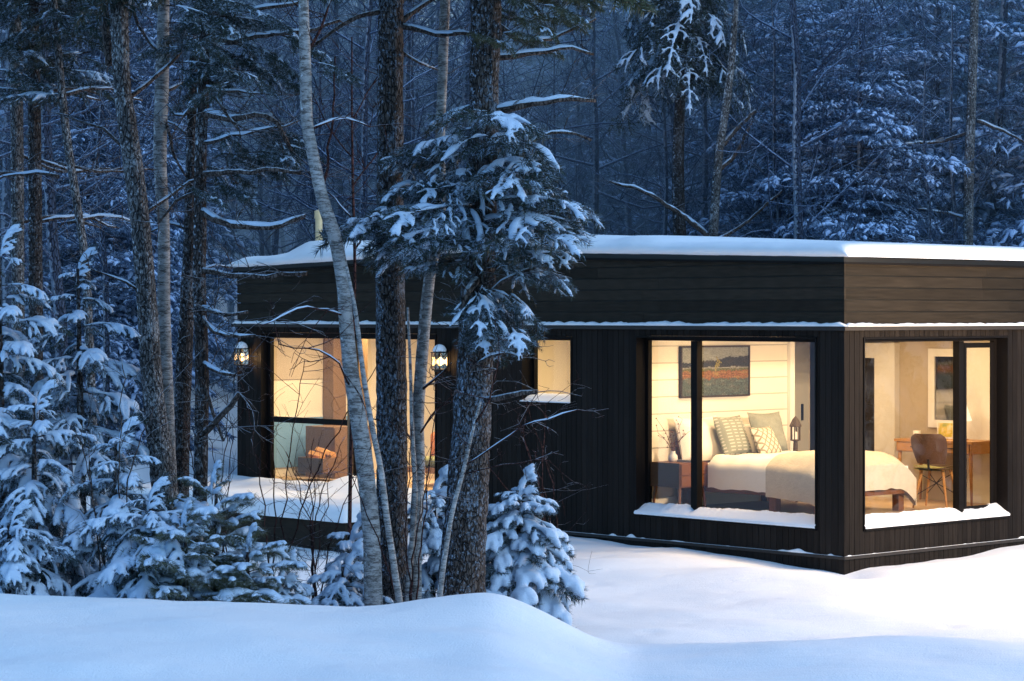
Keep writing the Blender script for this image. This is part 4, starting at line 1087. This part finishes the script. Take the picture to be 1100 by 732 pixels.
# 1 big fir trunk with the snowy lower boughs
YF = 19.3
def fir_extra(e, base, mb, sn, P2):
    r = np.random.default_rng(5); specs = []
    def tx(x, y, dy): return at(x, y, YF+dy)-base
    def cl(n, x0, x1, y0, y1, rx0, rx1, ry0, ry1, dy0, dy1, mn=.32, mx=.95):
        for _ in range(n):
            for _ in range(30):
                tip = tx(r.uniform(x0, x1), r.uniform(y0, y1), r.uniform(dy0, dy1)); root = tx(r.uniform(rx0, rx1), r.uniform(ry0, ry1), r.uniform(-.25, .15))
                if mn < np.linalg.norm(tip-root) < mx and tip[2] < root[2]+.25: break
            else: continue
            specs.append((root, tip))
    for y, l_, r_w, cnt in ((132, 75, 50, 5), (156, 95, 70, 5), (178, 88, 85, 5), (200, 112, 95, 6), (222, 118, 118, 6), (246, 152, 118, 7), (268, 140, 108, 6), (288, 75, 90, 3)):
        for k_ in range(cnt):
            side = -1 if k_ % 2 else 1; ln_ = (l_ if side < 0 else r_w)*(r.uniform(.6, 1.08) if k_ < 4 else r.uniform(.3, .8)); dyy = r.uniform(-.25, .3) if k_ < 4 else r.uniform(-.95, -.2)
            yy = y+r.uniform(-9, 9); specs.append((tx(517+r.uniform(-6, 6), yy-r.uniform(2, 16), r.uniform(-.1, .1)), tx(517+side*ln_, yy+r.uniform(-6, 14), dyy)))
    # lower arm that droops past the small window
    cl(11, 515, 592, 335, 395, 505, 545, 300, 345, -.55, .1, mn=.22, mx=.7)
    cl(4, 490, 530, 322, 350, 505, 522, 300, 325, -.6, -.2, mn=.15, mx=.5)
    hi = []
    for i in range(46):
        z = 5.4+i*.11; a = i*2.4; L = r.uniform(.8, 1.5)*(1-.35*i/46); c0 = np.array([.2, 0, z-base[2]])
        hi.append((c0, c0+np.array([math.cos(a)*L, math.sin(a)*L, -.15*L])))
    for _ in range(22):
        c = tx(r.uniform(535, 650), r.uniform(-20, 52), r.uniform(-.4, .8)); hi.append((c+np.array([-r.uniform(.25, .5), 0, r.uniform(0, .15)]), c))
    bough_crown(e, B_DARK, hi, sname='upper_bough_snow', cname='upper_crown', need=M_NEEDG)
    bough_crown(e, B_FIR, specs)
photo_tree('fir_tree', 'stout dark fir with snow-laden boughs drooping in front of the cabin wall', YF,
    [(522,0),(520,100),(518,180),(515,260),(512,350),(507,450),(501,550),(495,640)], M_BARK, [33,32,33,36,38,41,46,52], seed=3, rough=.07, extra=fir_extra,
    branches=[([(522,62,0),(560,60,.1),(600,52,.2),(640,58,.3)],7,2), ([(520,125,0),(560,113,-.1),(600,107,-.1),(640,108,0)],9,3),
              ([(515,148,0),(560,157,.2),(610,140,.3),(632,152,.3)],5,2),
              ([(512,330,0),(545,300,-.2),(590,282,-.2)],5,2), ([(510,430,0),(535,428,-.2),(567,421,-.3),(578,420,-.3)],7,4),
              ([(512,300,-.2),(500,318,-.3),(495,350,-.35)],8,4), ([(508,395,-.2),(540,378,-.2),(560,385,-.3)],4,2),
              ([(522,20,0),(570,45,.2),(640,20,.4)],6,2)], tw=(7, .35))
# 2 straight fir trunk beside it
def fir2_extra(e, base, mb, sn, P2):
    r = np.random.default_rng(15); specs = []
    for i in range(44):
        z = 5.7+i*.105; a = i*2.4; L = r.uniform(.7, 1.4)*(1-.35*i/44); c0 = np.array([-.02, 0, z-base[2]]); specs.append((c0, c0+np.array([math.cos(a)*L, math.sin(a)*L, -.2*L])))
    bough_crown(e, B_DARK, specs)
photo_tree('fir_tree', 'straight thick fir trunk just beside the leaning birch', 19.9,
    [(420,0),(419,120),(419,220),(419,300),(421,450),(421,550),(421,640)], M_BARK, [27,28,29,31,33,34,37], seed=9, rough=.07, extra=fir2_extra,
    branches=[([(430,25,0),(455,5,.1),(480,-10,.2)],6,3), ([(430,28,0),(470,36,-.1),(510,38,-.2)],6,3), ([(430,55,0),(455,70,.2),(480,78,.4)],3,1),
              ([(410,12,0),(385,18,-.2),(355,35,-.2),(335,52,-.2)],6,2)], tw=(5, .3))
# 3 leaning birch
photo_tree('birch_tree', 'white birch leaning across the patio door glass', 18.9,
    [(326,0),(328,70),(331,140),(339,180),(348,220),(358,250),(368,300),(372,350),(377,400),(385,450),(393,510),(398,560),(401,640)], M_BIRCH,
    [11,12.5,13,13,14,14.5,15,15.5,16.5,18,19,19,20], seed=21, rough=.04, tw=(4, .5), bmat=M_REDTWIG,
    branches=[([(332,140,0),(365,128,.2),(400,135,.3)],3,1), ([(345,215,0),(355,150,.3),(360,60,.4)],3,1), ([(372,340,0),(330,330,-.3),(280,350,-.5)],2.2,1), ([(380,420,0),(350,380,-.3),(300,370,-.4)],2,1), ([(328,60,0),(345,30,.1),(355,0,.2)],3,1.5)])
# 4 birch behind the boughs
photo_tree('birch_tree', 'thin pale birch running up behind the snowy boughs beside the lantern', 20.1,
    [(478,0),(475,90),(473,140),(471,250),(462,295),(456,350),(452,400),(449,450),(450,500),(447,560),(446,640)], M_BIRCH, [11,10.5,10.5,11,12,13,13,13,13,13,14], seed=33, rough=.04,
    branches=[([(452,420,0),(470,405,-.2),(485,390,-.3)],2.5,1), ([(448,480,0),(425,455,-.2),(400,450,-.3)],2,1), ([(449,470,0),(470,440,-.2),(500,425,-.3)],2,1)], bmat=M_REDTWIG, tw=(4, .45))
# 5 slim birches
photo_tree('birch_tree', 'slender young birch stem crossing the fir trunk foot at a slant', 18.55,
    [(372,285),(381,330),(390,400),(398,450),(409,505),(416,560),(425,620),(430,655)], M_BIRCH, [3,4.5,5.5,6,6.5,7,7.5,8], seed=41, rough=.03, top=0)
photo_tree('birch_sapling', 'very thin birch stem rising close along the thin pale birch', 19.4,
    [(438,330),(441,400),(443,470),(446,530),(442,590),(438,645)], M_BIRCH, [2.5,3.5,5,5.5,6,7], seed=47, rough=.03, top=0)
photo_tree('birch_sapling', 'thin pale sapling leaning against the foot of the big fir trunk', 18.6,
    [(516,432),(506,470),(498,505),(487,545),(479,590),(472,645)], M_BIRCH, [2.5,3.5,4.5,5,5.5,6.5], seed=53, rough=.03, top=0, branches=[([(510,455,0),(528,425,-.1),(536,380,-.1)],1.8,.8), ([(500,500,0),(530,480,-.1),(570,455,-.2),(620,440,-.2)],1.6,.8), ([(495,510,0),(540,500,-.1),(590,495,-.2)],1.4,.7)], bmat=M_REDTWIG, tw=(5, .3))
photo_tree('bare_sapling', 'reddish bare sapling standing between the leaning birch and the straight fir', 22.5,
    [(378,40),(378,120),(379,200),(381,280),(379,380),(377,480),(375,610)], M_REDTWIG, [1.5,2.2,2.8,3.2,3.6,4,4.5], seed=57, rough=.02, top=0,
    branches=[([(378,130,0),(395,100,.2),(412,70,.3)],1.6,.8), ([(379,170,0),(355,140,.2),(335,100,.2)],1.6,.8), ([(379,200,0),(405,165,.2),(430,140,.3)],1.6,.8), ([(379,235,0),(350,205,.2),(325,180,.2)],1.6,.8), ([(380,270,0),(410,225,.2),(440,200,.3)],1.6,.8)], bmat=M_REDTWIG, tw=(7, .45), snowlimb=.15)
# 6 left group of trunks
photo_tree('maple_tree', 'grey lichened trunk leaning slightly, thickest of the trunks by the snowy spruces', 20.6,
    [(128,0),(132,100),(142,170),(150,235),(158,330),(165,430),(173,490),(188,640)], M_BARKG, [19,19,21,21,22,24,27,32], seed=61, rough=.06, tw=(8, .5),
    branches=[([(118,70,.1),(114,30,.2),(110,-30,.3)],8,6), ([(150,235,0),(190,205,.2),(240,180,.3)],4,1.5), ([(142,165,0),(110,140,.1),(60,120,.2)],4,1.5), ([(133,110,0),(170,80,.2),(210,40,.4)],5,2), ([(158,320,0),(130,300,-.1),(95,290,-.2)],3,1.2)])
photo_tree('birch_tree', 'upright birch standing tight against the grey lichened trunk', 20.9,
    [(176,0),(174,90),(172,170),(176,250),(176,330),(178,400),(181,490),(186,640)], M_BIRCH, [12,15,14,13,14,15,16,18], seed=67, rough=.04, tw=(6, .4),
    branches=[([(174,100,0),(195,90,.2),(225,60,.3)],4,1.5), ([(175,120,0),(188,165,-.1),(196,190,-.2)],3,1.5), ([(174,60,0),(150,30,.2),(135,-10,.3)],4,2)])
def spr_extra(e, base, mb, sn, P2):
    r = np.random.default_rng(25); specs = []
    Yd = 19.6
    for (x0, x1, y0, y1, k) in ((225,320,0,40,9), (225,330,40,100,11), (240,390,55,90,5), (255,345,140,190,9), (170,215,60,110,4), (150,215,0,60,8), (240,300,170,215,5)):
        for _ in range(k):
            x = r.uniform(x0, x1); y = r.uniform(y0, y1); dy = r.uniform(-.6, .7); c = at(x, y, Yd+dy)-base; a = c+np.array([(-1 if x > 217 else 1)*r.uniform(.28, .5), r.uniform(-.1, .1), r.uniform(.0, .16)]); specs.append((a, c))
    for i in range(42):
        z = 5.5+i*.11; a = i*2.4; L = r.uniform(.7, 1.4)*(1-.35*i/42); c0 = np.array([.03, 0, z-base[2]]); specs.append((c0, c0+np.array([math.cos(a)*L, math.sin(a)*L, -.2*L])))
    bough_crown(e, B_DARK, specs)
photo_tree('spruce_tree', 'dark spruce with long dead snow-dusted limbs reaching toward the cabin roof', 19.6,
    [(218,0),(218,100),(215,180),(215,240),(214,300),(217,400),(216,480),(214,560),(212,640)], M_BARKD, [14,13,13,14,14,15,15,16,18], seed=71, rough=.06, extra=spr_extra, tw=(9, .45),
    branches=[([(218,14,0),(250,14,-.2),(285,8,-.3),(330,3,-.3)],6,2.5), ([(218,43,0),(265,42,-.2),(300,36,-.3),(330,34,-.3),(365,22,-.3)],6,2.5),
              ([(216,92,0),(240,98,-.1),(285,101,-.2)],4,1.5), ([(217,122,0),(250,127,-.2),(290,126,-.3),(312,160,-.3)],8,3), ([(215,155,0),(250,147,-.2),(320,130,-.3)],4,1.5),
              ([(216,187,0),(250,185,-.2),(290,182,-.3),(325,187,-.3)],6,3), ([(215,225,0),(240,240,-.2),(275,244,-.3),(310,240,-.3),(328,232,-.3)],8,4),
              ([(215,290,0),(250,295,-.2),(290,298,-.3),(330,292,-.3)],6.5,3.5), ([(214,330,0),(235,336,-.2),(268,338,-.3)],5,2.5), ([(215,335,0),(228,355,-.1),(255,362,-.2),(275,358,-.2)],5,2.5),
              ([(216,388,0),(235,400,-.2),(252,403,-.3)],5,2.5), ([(215,400,0),(228,440,-.1),(240,475,-.2)],3.5,2), ([(214,470,0),(240,445,-.2),(258,425,-.3)],6,4),
              ([(217,205,0),(190,215,.1),(170,240,.2)],4,1.5), ([(217,100,0),(195,125,.1),(180,112,.2)],4,2), ([(232,103,-.1),(245,125,-.2),(258,140,-.3)],4,2)])
photo_tree('spruce_tree', 'dark leafless spruce trunk just behind the dead-limbed spruce', 21.4,
    [(208,60),(206,150),(205,250),(201,330),(196,430),(194,500),(193,640)], M_BARKD, [9,12,15,16,18,19,21], seed=73, rough=.06, top=0, tw=(7, .4),
    branches=[([(206,150,0),(190,135,.1),(165,130,.2)],3,1.2), ([(205,250,0),(185,240,.1),(160,250,.2)],3,1.2), ([(203,300,0),(225,285,.1),(250,290,.2)],3,1.2)])
def dark_extra(e, base, mb, sn, P2):
    r = np.random.default_rng(35); specs = []
    for _ in range(44):
        x = r.uniform(-15, 135); y = r.uniform(-25, 112); c = at(x, y, 24+r.uniform(-.9, .6))-base; a = c+np.array([(-1 if x > 40 else 1)*r.uniform(.3, .65), r.uniform(-.1, .1), r.uniform(0, .2)]); specs.append((a, c))
    for i in range(40):
        z = 5.9+i*.13; a = i*2.4; L = r.uniform(.8, 1.5)*(1-.35*i/40); c0 = np.array([.03, 0, z-base[2]]); specs.append((c0, c0+np.array([math.cos(a)*L, math.sin(a)*L, -.2*L])))
    bough_crown(e, B_FIR[:3]+B_DARK, specs)
# 7 more stems behind on that side
for (lab, Y_, pts, wd, m_, sd) in (
    ('bluish grey trunk rising behind the snow-loaded spruces near the picture edge', 25, [(16,0),(18,120),(19,260),(20,420),(21,600)], [13,14,14,15,16], M_BARKG, 81),
    ('dark straight spruce trunk behind the snowy spruces', 24, [(35,0),(37,120),(38,260),(39,420),(40,600)], [13,14,15,16,18], M_BARKD, 82),
    ('slim slanting grey stem between the dark spruce trunk and the grey maple', 23.5, [(58,0),(63,60),(72,150),(82,215),(90,270),(97,400),(104,600)], [7,8,9,9,9,10,11], M_BARKG, 83)):
    photo_tree('spruce_tree' if sd == 82 else 'maple_tree', lab, Y_, pts, m_, wd, seed=sd, extra=dark_extra if sd == 82 else None, rough=.05, tw=(7, .5), top=11.5, k=12,
        branches=[([(pts[1][0],100+sd-80,0),(pts[1][0]+40,95,.1),(pts[1][0]+90,108,.3)],4,1.5), ([(pts[1][0],160+5*(sd-80),0),(pts[1][0]+50,185,.1),(pts[1][0]+100,180,.3)],3.5,1.5), ([(pts[1][0],190,0),(pts[1][0]-30,185,.1),(pts[1][0]-70,195,.2)],4,1.5), ([(pts[2][0],240,0),(pts[2][0]+40,232,.1),(pts[2][0]+90,245,.3)],3.5,1.5)])

# 8 snow-loaded spruces on the left
MS = (M_BARKD, M_BARKD, M_NEED, M_SNOWT)
def young(name, label, px, Y, topy, Rb, nb, seed, lib=B_HEAVY, mats=MS, base=.15, pw=.75, elev=(.3, -.42), tip=.14, thick=1.0, group=None):
    x = (px-550)/F*Y; g0 = gz(x, Y); H = EYE-(topy-HZ)/F*Y-g0
    return conifer(name, (x, Y, g0-.02), conifer_parts(H, Rb, base, lib, nb, seed, tip=tip, elev=elev, pw=pw, thick=thick), label, group, mats)
young('spruce_tree', 'tall snow-laden young spruce with drooping boughs, beside the grey maple trunk', 84, 20.4, 286, .84, 42, 1)
young('spruce_tree', 'snow-laden spruce cut by the picture edge', 2, 19.8, 262, .84, 44, 2)
young('spruce_tree', 'lower snow-laden spruce crowding the gap between the two taller ones', 40, 19.3, 430, .62, 26, 3, pw=.6)
young('spruce_tree', 'small snow-laden spruce under the leaning grey maple trunk', 128, 19.0, 470, .56, 24, 4, pw=.6)
young('spruce_tree', 'half-buried little spruce bowed under snow at the edge of the open snow', 12, 18.6, 560, .45, 20, 5, pw=.5)
young('spruce_tree', 'broad low spruce bough tuft with thick snow next to the maple foot', 160, 18.7, 535, .5, 26, 6, pw=.5)
MG = (M_BARKD, M_BARKD, M_NEEDG, M_SNOWT)
young('pine_sapling', 'bushy green pine sapling dusted with snow in front of the deck end', 228, 18.9, 522, .44, 22, 7, lib=B_LIGHT, mats=MG, pw=.55, elev=(.5, .0))
young('pine_sapling', 'low green pine sapling with snow tufts beside the dead-limbed spruce foot', 196, 18.5, 566, .42, 20, 8, lib=B_LIGHT, mats=MG, pw=.5, elev=(.5, .05))
young('pine_sapling', 'short pine sapling with white tufts at the near end of the deck', 266, 18.6, 590, .34, 15, 9, lib=B_LIGHT, mats=MG, pw=.5, elev=(.5, .0))
young('fir_sapling', 'knee-high fir buried to a white mound under the leaning birch', 372, 19.4, 606, .36, 20, 10, lib=B_PAD, pw=.5, elev=(.2, -.6))
young('fir_sapling', 'small fir with loaded boughs at the deck corner behind the birch', 378, 21.5, 572, .26, 18, 11, lib=B_PAD, pw=.6, elev=(.2, -.5))
young('fir_sapling', 'small snowy fir squeezed between the thin pale birch and the big fir trunk', 466, 20.6, 525, .34, 34, 12, lib=B_PAD, pw=.6, elev=(.2, -.5))
young('fir_sapling', 'little snow mound of a fir beside the deck sapling', 300, 19.0, 618, .24, 14, 13, lib=B_PAD, pw=.5, elev=(.1, -.6))
young('fir_tree', 'small cone of a fir thickly loaded with snow, lit warm by the cabin', 557, 20.6, 524, .45, 62, 15, lib=B_PAD, pw=.55, elev=(.3, -.55), tip=.12)

for k_, (x, y, H) in enumerate(((11.2, 27.0, 5.2), (13.2, 28.8, 6.5))):
    conifer('spruce_tree', (x, y, gz(x, y)-.02), conifer_parts(H, 1.15, .2, B_HEAVY, 90, 40+k_, tip=.15, elev=(.3, -.4), pw=.8), ('snow-laden spruce mirrored in the corner window', 'taller snow-laden spruce standing beyond the mirrored one')[k_], None, MS)
# thin leafless shrubs in front of the deck
def shrub(px, Y, topy, n, seed, label, m_=None, spread=.5):
    x = (px-550)/F*Y; g0 = gz(x, Y); H = EYE-(topy-HZ)/F*Y-g0; r = np.random.default_rng(seed)
    e = tag(empty('bare_shrub', (x, Y, g0)), label, 'shrub'); mb = MB(); sn = MB()
    for k in range(n):
        tip = np.array([r.normal(0, spread*.6), r.normal(0, spread*.4), H*r.uniform(.6, 1)]); mid = tip*[.35, .35, .55]+r.normal(0, .06, 3)
        P = limb(mb, sn, [np.array([r.normal(0, .05), r.normal(0, .05), -.1]), mid, tip], .008, .003, .12, seed+k, 4)
        twigs(mb, P, None, 7, .5, seed*7+k, up=.5, r0=.003)
    mb.build('stems', m_ or M_REDTWIG, e, True)
    if sn.n: sn.build('twig_snow', M_SNOWT, e, True)
shrub(300, 20.2, 345, 4, 3, 'bare twiggy shrub spreading across the lit patio glass', spread=.75)
shrub(340, 21.5, 440, 6, 5, 'short reddish leafless shrub in front of the deck edge', spread=.5)
shrub(245, 21.0, 400, 5, 7, 'thin bare shrub beside the cabin corner lantern', spread=.45)
shrub(590, 22.6, 405, 5, 9, 'fine bare shrub against the dark wall under the small window', spread=.6)
shrub(440, 18.9, 420, 4, 11, 'thin leafless shrub around the thin pale birch foot', spread=.4)
shrub(112, 18.8, 380, 4, 13, 'bent bare shrub leaning over the snow-laden spruce', M_TWIG, spread=.5)

# 9 background forest ------------------------------------------------
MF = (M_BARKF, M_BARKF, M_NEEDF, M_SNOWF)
far_con = []
for k, (H, Rb, nb) in enumerate(((13, 2.0, 150), (10.5, 1.9, 130), (15, 2.2, 160), (8, 1.7, 110))):
    far_con.append(conifer_parts(H, Rb, .6, B_FAR, nb, 600+k, tip=.35, elev=(.25, -.18), pw=.8, thick=1.1, jit=.4))
def bare_tree(H, seed, r0, low=.25):
    r = np.random.default_rng(seed); tr, br = MB(), MB()
    z = np.linspace(0, 1, 12); w = np.cumsum(r.normal(0, .06, (12, 2)), 0)*H*.06
    P = np.column_stack([w[:, 0], w[:, 1], z*H-.3]); rad = r0*(1-z)**.7+.012
    tr.tube(P, rad, 8)
    n1 = int(H*2.6)
    for i in range(n1):
        f = low+(1-low)*(i+r.random())/n1; p = np.array([np.interp(f, z, P[:, j]) for j in range(3)]); a = r.uniform(0, 6.28); e = r.uniform(.1, .9)
        L = (H*.24*(1-f)+.7)*r.uniform(.6, 1.3); d = np.array([math.cos(a)*math.cos(e), math.sin(a)*math.cos(e), math.sin(e)])
        Pb = smooth_path([p, p+d*L*.5+r.normal(0, .08, 3)*L, p+d*L+np.array([0, 0, .15*L])+r.normal(0, .12, 3)*L], n=7)
        rb = min(.022, r0*(1-f)*.5+.008); br.tube(Pb, np.linspace(rb, .007, 7), 4, cap=False)
        for j in range(7):
            q = Pb[r.integers(1, 7)]; d2 = d+r.normal(0, .7, 3); d2 /= np.linalg.norm(d2); l2 = L*r.uniform(.2, .5)
            P2 = smooth_path([q, q+d2*l2*.5+r.normal(0, .06, 3)*l2, q+d2*l2+r.normal(0, .1, 3)*l2], n=5); br.tube(P2, np.linspace(.009, .005, 5), 3, cap=False)
            for m in range(4):
                q2 = P2[r.integers(1, 5)]; d3 = d2+r.normal(0, .7, 3); d3 /= np.linalg.norm(d3); l3 = l2*r.uniform(.3, .7)
                br.tube([q2, q2+d3*l3*.5+r.normal(0, .05, 3)*l3, q2+d3*l3], [.006, .005, .004], 3, cap=False)
    return tr, br
def occupied(x, y):
    dx, dy = x-CX, y-CY; s = -dx*.683+dy*.730; t = dx*.730+dy*.683
    return -1.0 < s < LEN+1.0 and -3 < t < DEP+1.2
protos = []
G_CON = 'snow-dusted conifers in the forest behind the cabin'; G_BARE = 'bare grey trees in the forest behind the cabin'; G_POLE = 'thin bare poles in the forest behind the cabin'
L_CON = 'snow-dusted dark conifer in the dusky forest behind the cabin'; L_BARE = 'bare grey tree with snowy, haze-tinted twigs in the dusky forest behind the cabin'; L_POLE = 'thin bare pole of a young tree in the dusky forest behind the cabin'
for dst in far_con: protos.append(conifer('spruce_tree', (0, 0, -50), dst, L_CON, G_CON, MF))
bares = []
for k, (H, r0) in enumerate(((12, .085), (10, .065), (14, .10), (11, .075), (9, .055))):
    tr, br = bare_tree(H, 700+k, r0); e = tag(empty('bare_tree', (0, 0, -50)), L_BARE, 'tree', G_BARE)
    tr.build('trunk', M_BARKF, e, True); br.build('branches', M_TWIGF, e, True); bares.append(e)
poles = []
for k, (H, r0) in enumerate(((8, .04), (7, .035), (9, .05))):
    tr, br = bare_tree(H, 750+k, r0, .35); e = tag(empty('young_tree', (0, 0, -50)), L_POLE, 'tree', G_POLE)
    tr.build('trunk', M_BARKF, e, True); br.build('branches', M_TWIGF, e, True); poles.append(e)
used = set()
def drop(lib, x, y, s, label=None, group=None):
    p = lib[RG.integers(len(lib))]
    if p.name in used: p = copy_tree(p)
    else: used.add(p.name)
    p.location = (x, y, gz(x, y)-.1); p.rotation_euler = (RG.normal(0, .02), RG.normal(0, .02), RG.uniform(0, 6.28)); p.scale = (s,)*3
    if label: p['label'] = label
    return p
taken = []
def scatter(lib, n, y0, y1, px0, px1, s0, s1, gap, yb=1.0):
    c = 0; tries = 0
    while c < n and tries < n*80:
        tries += 1
        y = y0+(y1-y0)*RG.random()**yb; px = RG.uniform(px0, px1); x = (px-550)/F*y
        if (190 < px < 268 and y < 62) or (lib is protos and 540 < px < 790 and y < 52) or occupied(x, y) or any((x-a)**2+(y-b_)**2 < gap*gap for a, b_ in taken): continue
        taken.append((x, y)); drop(lib, x, y, RG.uniform(s0, s1)); c += 1
# conifers: dense to the right, sparser in the hazy middle
scatter(protos, 26, 39, 62, 590, 1190, .75, 1.15, 1.6)
scatter(protos, 14, 62, 95, 540, 1180, .95, 1.4, 2.0)
scatter(protos, 6, 60, 95, 280, 540, .55, .85, 2.2)
scatter(protos, 14, 34, 80, -90, 215, .7, 1.1, 1.8)
scatter(bares, 34, 38, 80, 520, 1180, .8, 1.25, 1.1)
scatter(bares, 26, 37, 85, 215, 540, .8, 1.25, 1.2)
scatter(bares, 26, 27, 75, -80, 225, .75, 1.15, 1.1)
scatter(poles, 30, 37, 60, 215, 1160, .8, 1.2, .8)
scatter(poles, 18, 30, 55, -60, 235, .7, 1.1, .8)
# far-off wood that reads as one mass
fw = MB(); r = np.random.default_rng(77)
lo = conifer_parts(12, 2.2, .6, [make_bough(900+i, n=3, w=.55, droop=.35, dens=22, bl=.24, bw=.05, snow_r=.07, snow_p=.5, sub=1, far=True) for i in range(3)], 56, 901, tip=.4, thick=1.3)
Vs = {k: lo[k].arr() for k in ('need', 'snow', 'trunk')}
for i in range(210):
    y = r.uniform(96, 150); px = r.uniform(-250, 1350); x = (px-550)/F*y; z = gz(x, y)-.2; s = r.uniform(1.0, 1.9)
    if 290 < px < 545: s *= .58
    a = r.uniform(0, 6.28); c, s_ = math.cos(a)*s, math.sin(a)*s; M3 = np.array([[c, -s_, 0], [s_, c, 0], [0, 0, s]])
    for k, m in (('need', 0), ('snow', 1), ('trunk', 2)):
        V, Q, T = Vs[k]; fw.add(xform(V, M3, np.array([x, y, z])), Q, T, m)
M_NEEDH = needles('hazed_wood_needles', (.09,.155,.28), (.15,.25,.42), (.26,.38,.58), .7, .6)  # palest tier: haze of the far wood painted into the needles
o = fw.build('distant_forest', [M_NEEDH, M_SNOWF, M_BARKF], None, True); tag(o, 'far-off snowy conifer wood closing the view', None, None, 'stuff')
# the spruce over the roof whose hanging boughs enter from above, and a forked trunk beside it
Yt = 39.5; x = (732-550)/F*Yt; g0 = gz(x, Yt); dst = {'wood': MB(), 'need': MB(), 'snow': MB()}; r = np.random.default_rng(8)
for i in range(96):
    f = i/96; z = 6.75+5.2*f-g0; a = i*2.4; L = (1.35-.75*f)*r.uniform(.7, 1.15); put_bough(dst, B_HANG[r.integers(5)], (0, 0, z), (math.cos(a), math.sin(a), -.45+.2*f), L, r.uniform(-.3, .3))
dst['trunk'] = MB(); zz = np.linspace(-.4, 12, 30); dst['trunk'].tube(np.stack([.05*np.sin(zz), .05*np.cos(zz*1.3), zz], -1), np.linspace(.15, .02, 30), 12)
conifer('spruce_tree', (x, Yt, g0), dst, 'tall spruce beyond the roof with snow-laden boughs hanging from above', None, (M_BARKD, M_BARKD, M_NEED, M_SNOWT))
photo_tree('maple_tree', 'forked grey trunk with snowy side limbs just beyond the cabin roof', 38.6, [(792,-20),(786,60),(779,120),(773,160),(768,220),(764,300),(762,420)], M_BARKG, [5,8,9,9,10,11,12], seed=91, top=9, tw=(6, .8), k=10,
    branches=[([(773,160,0),(790,140,.2),(812,118,.3)],5,3), ([(771,185,0),(790,165,.2),(808,130,.3)],4.5,2), ([(764,255,0),(730,230,.2),(690,205,.2),(655,196,.2)],6,2), ([(765,262,0),(800,240,.2),(840,205,.3)],4,2)])
for (lab, Y_, pts, wd, sd) in (
    ('tall grey trunk rising behind the roof, the paler of two at that end', 40.0, [(1047,0),(1044,100),(1041,180),(1040,260),(1040,380)], [9,10,11,11,12], 95),
    ('darker trunk behind the roof close to the paler tall one', 42.0, [(1079,0),(1075,100),(1068,180),(1062,260),(1060,380)], [8,9,11,12,12], 96)):
    photo_tree('maple_tree', lab, Y_, pts, M_BARKG if sd == 95 else M_BARKF, wd, seed=sd, top=11, tw=(7, .9), k=10, branches=[([(1042,142,0),(1010,152,.2),(960,156,.2),(930,160,.2)],3.5,1.5), ([(1050,130,0),(1075,140,.2),(1110,158,.2)],3.5,1.5), ([(1040,235,0),(1010,228,.2),(985,225,.2)],3,1.5)])
#TREES_END#

# ------------------------------------------------------------------ mist hanging in the wood
m, nt = mat('mist'); n = N(nt)
n('ShaderNodeOutputMaterial', {'Volume': n('ShaderNodeVolumeScatter', {'Color': (.58, .82, 1.0, 1), 'Density': .019, 'Anisotropy': .2}).outputs[0]})
pl = [(-75,27),(-6.2,27),(-6.2,38.5),(75,38.5),(75,168),(-75,168)]; b = MB()
b.add([(x, y, z) for z in (-3, 34) for x, y in pl], [(i, (i+1) % 6, 6+(i+1) % 6, 6+i) for i in range(6)]+[(0,5,2,1),(2,5,4,3),(6,7,8,11),(8,9,10,11)]); o = b.build('mist', m); tag(o, 'thin blue dusk mist hanging in the forest behind the cabin', None, None, 'stuff')

# ------------------------------------------------------------------ world, sun, camera
w = bpy.data.worlds.new('World'); sc.world = w; w.use_nodes = True
nt = w.node_tree; nt.nodes.clear(); n = N(nt)
sky = n('ShaderNodeTexSky', sky_type='NISHITA'); sky.sun_disc = False; sky.sun_elevation = R(43); sky.sun_rotation = R(127)
tint = mixc(n, 1.0, sky.outputs[0], (.49, .79, 1.0), 'MULTIPLY')
bg = n('ShaderNodeBackground', {'Color': tint, 'Strength': .252}); n('ShaderNodeOutputWorld', {'Surface': bg.outputs[0]})
sl = bpy.data.lights.new('sun', 'SUN'); sl.energy = .5; sl.angle = R(40); sl.color = (.86, .88, 1.0)
so = bpy.data.objects.new('sun', sl); col.objects.link(so)
d = Vector((-.6, .45, -.7)); so.rotation_euler = d.to_track_quat('-Z', 'Y').to_euler()
cam = bpy.data.cameras.new('camera'); cam.sensor_width = 36; cam.lens = 36*F/1100; cam.shift_y = -28/1100
cam.clip_end = 2000; cam.clip_start = .1
co = bpy.data.objects.new('camera', cam); col.objects.link(co); co.location = (0, 0, EYE); co.rotation_euler = (R(90), 0, 0)
sc.camera = co
sc.view_settings.view_transform = 'Standard'; sc.view_settings.look = 'None'; sc.view_settings.exposure = 0
cy = sc.cycles
cy.use_denoising = True
cy.volume_bounces = 1; cy.max_bounces = 5; cy.diffuse_bounces = 3; cy.glossy_bounces = 2; cy.use_adaptive_sampling = True; cy.adaptive_threshold = .02; cy.transparent_max_bounces = 12; cy.sample_clamp_indirect = 6; cy.caustics_reflective = False; cy.caustics_refractive = False
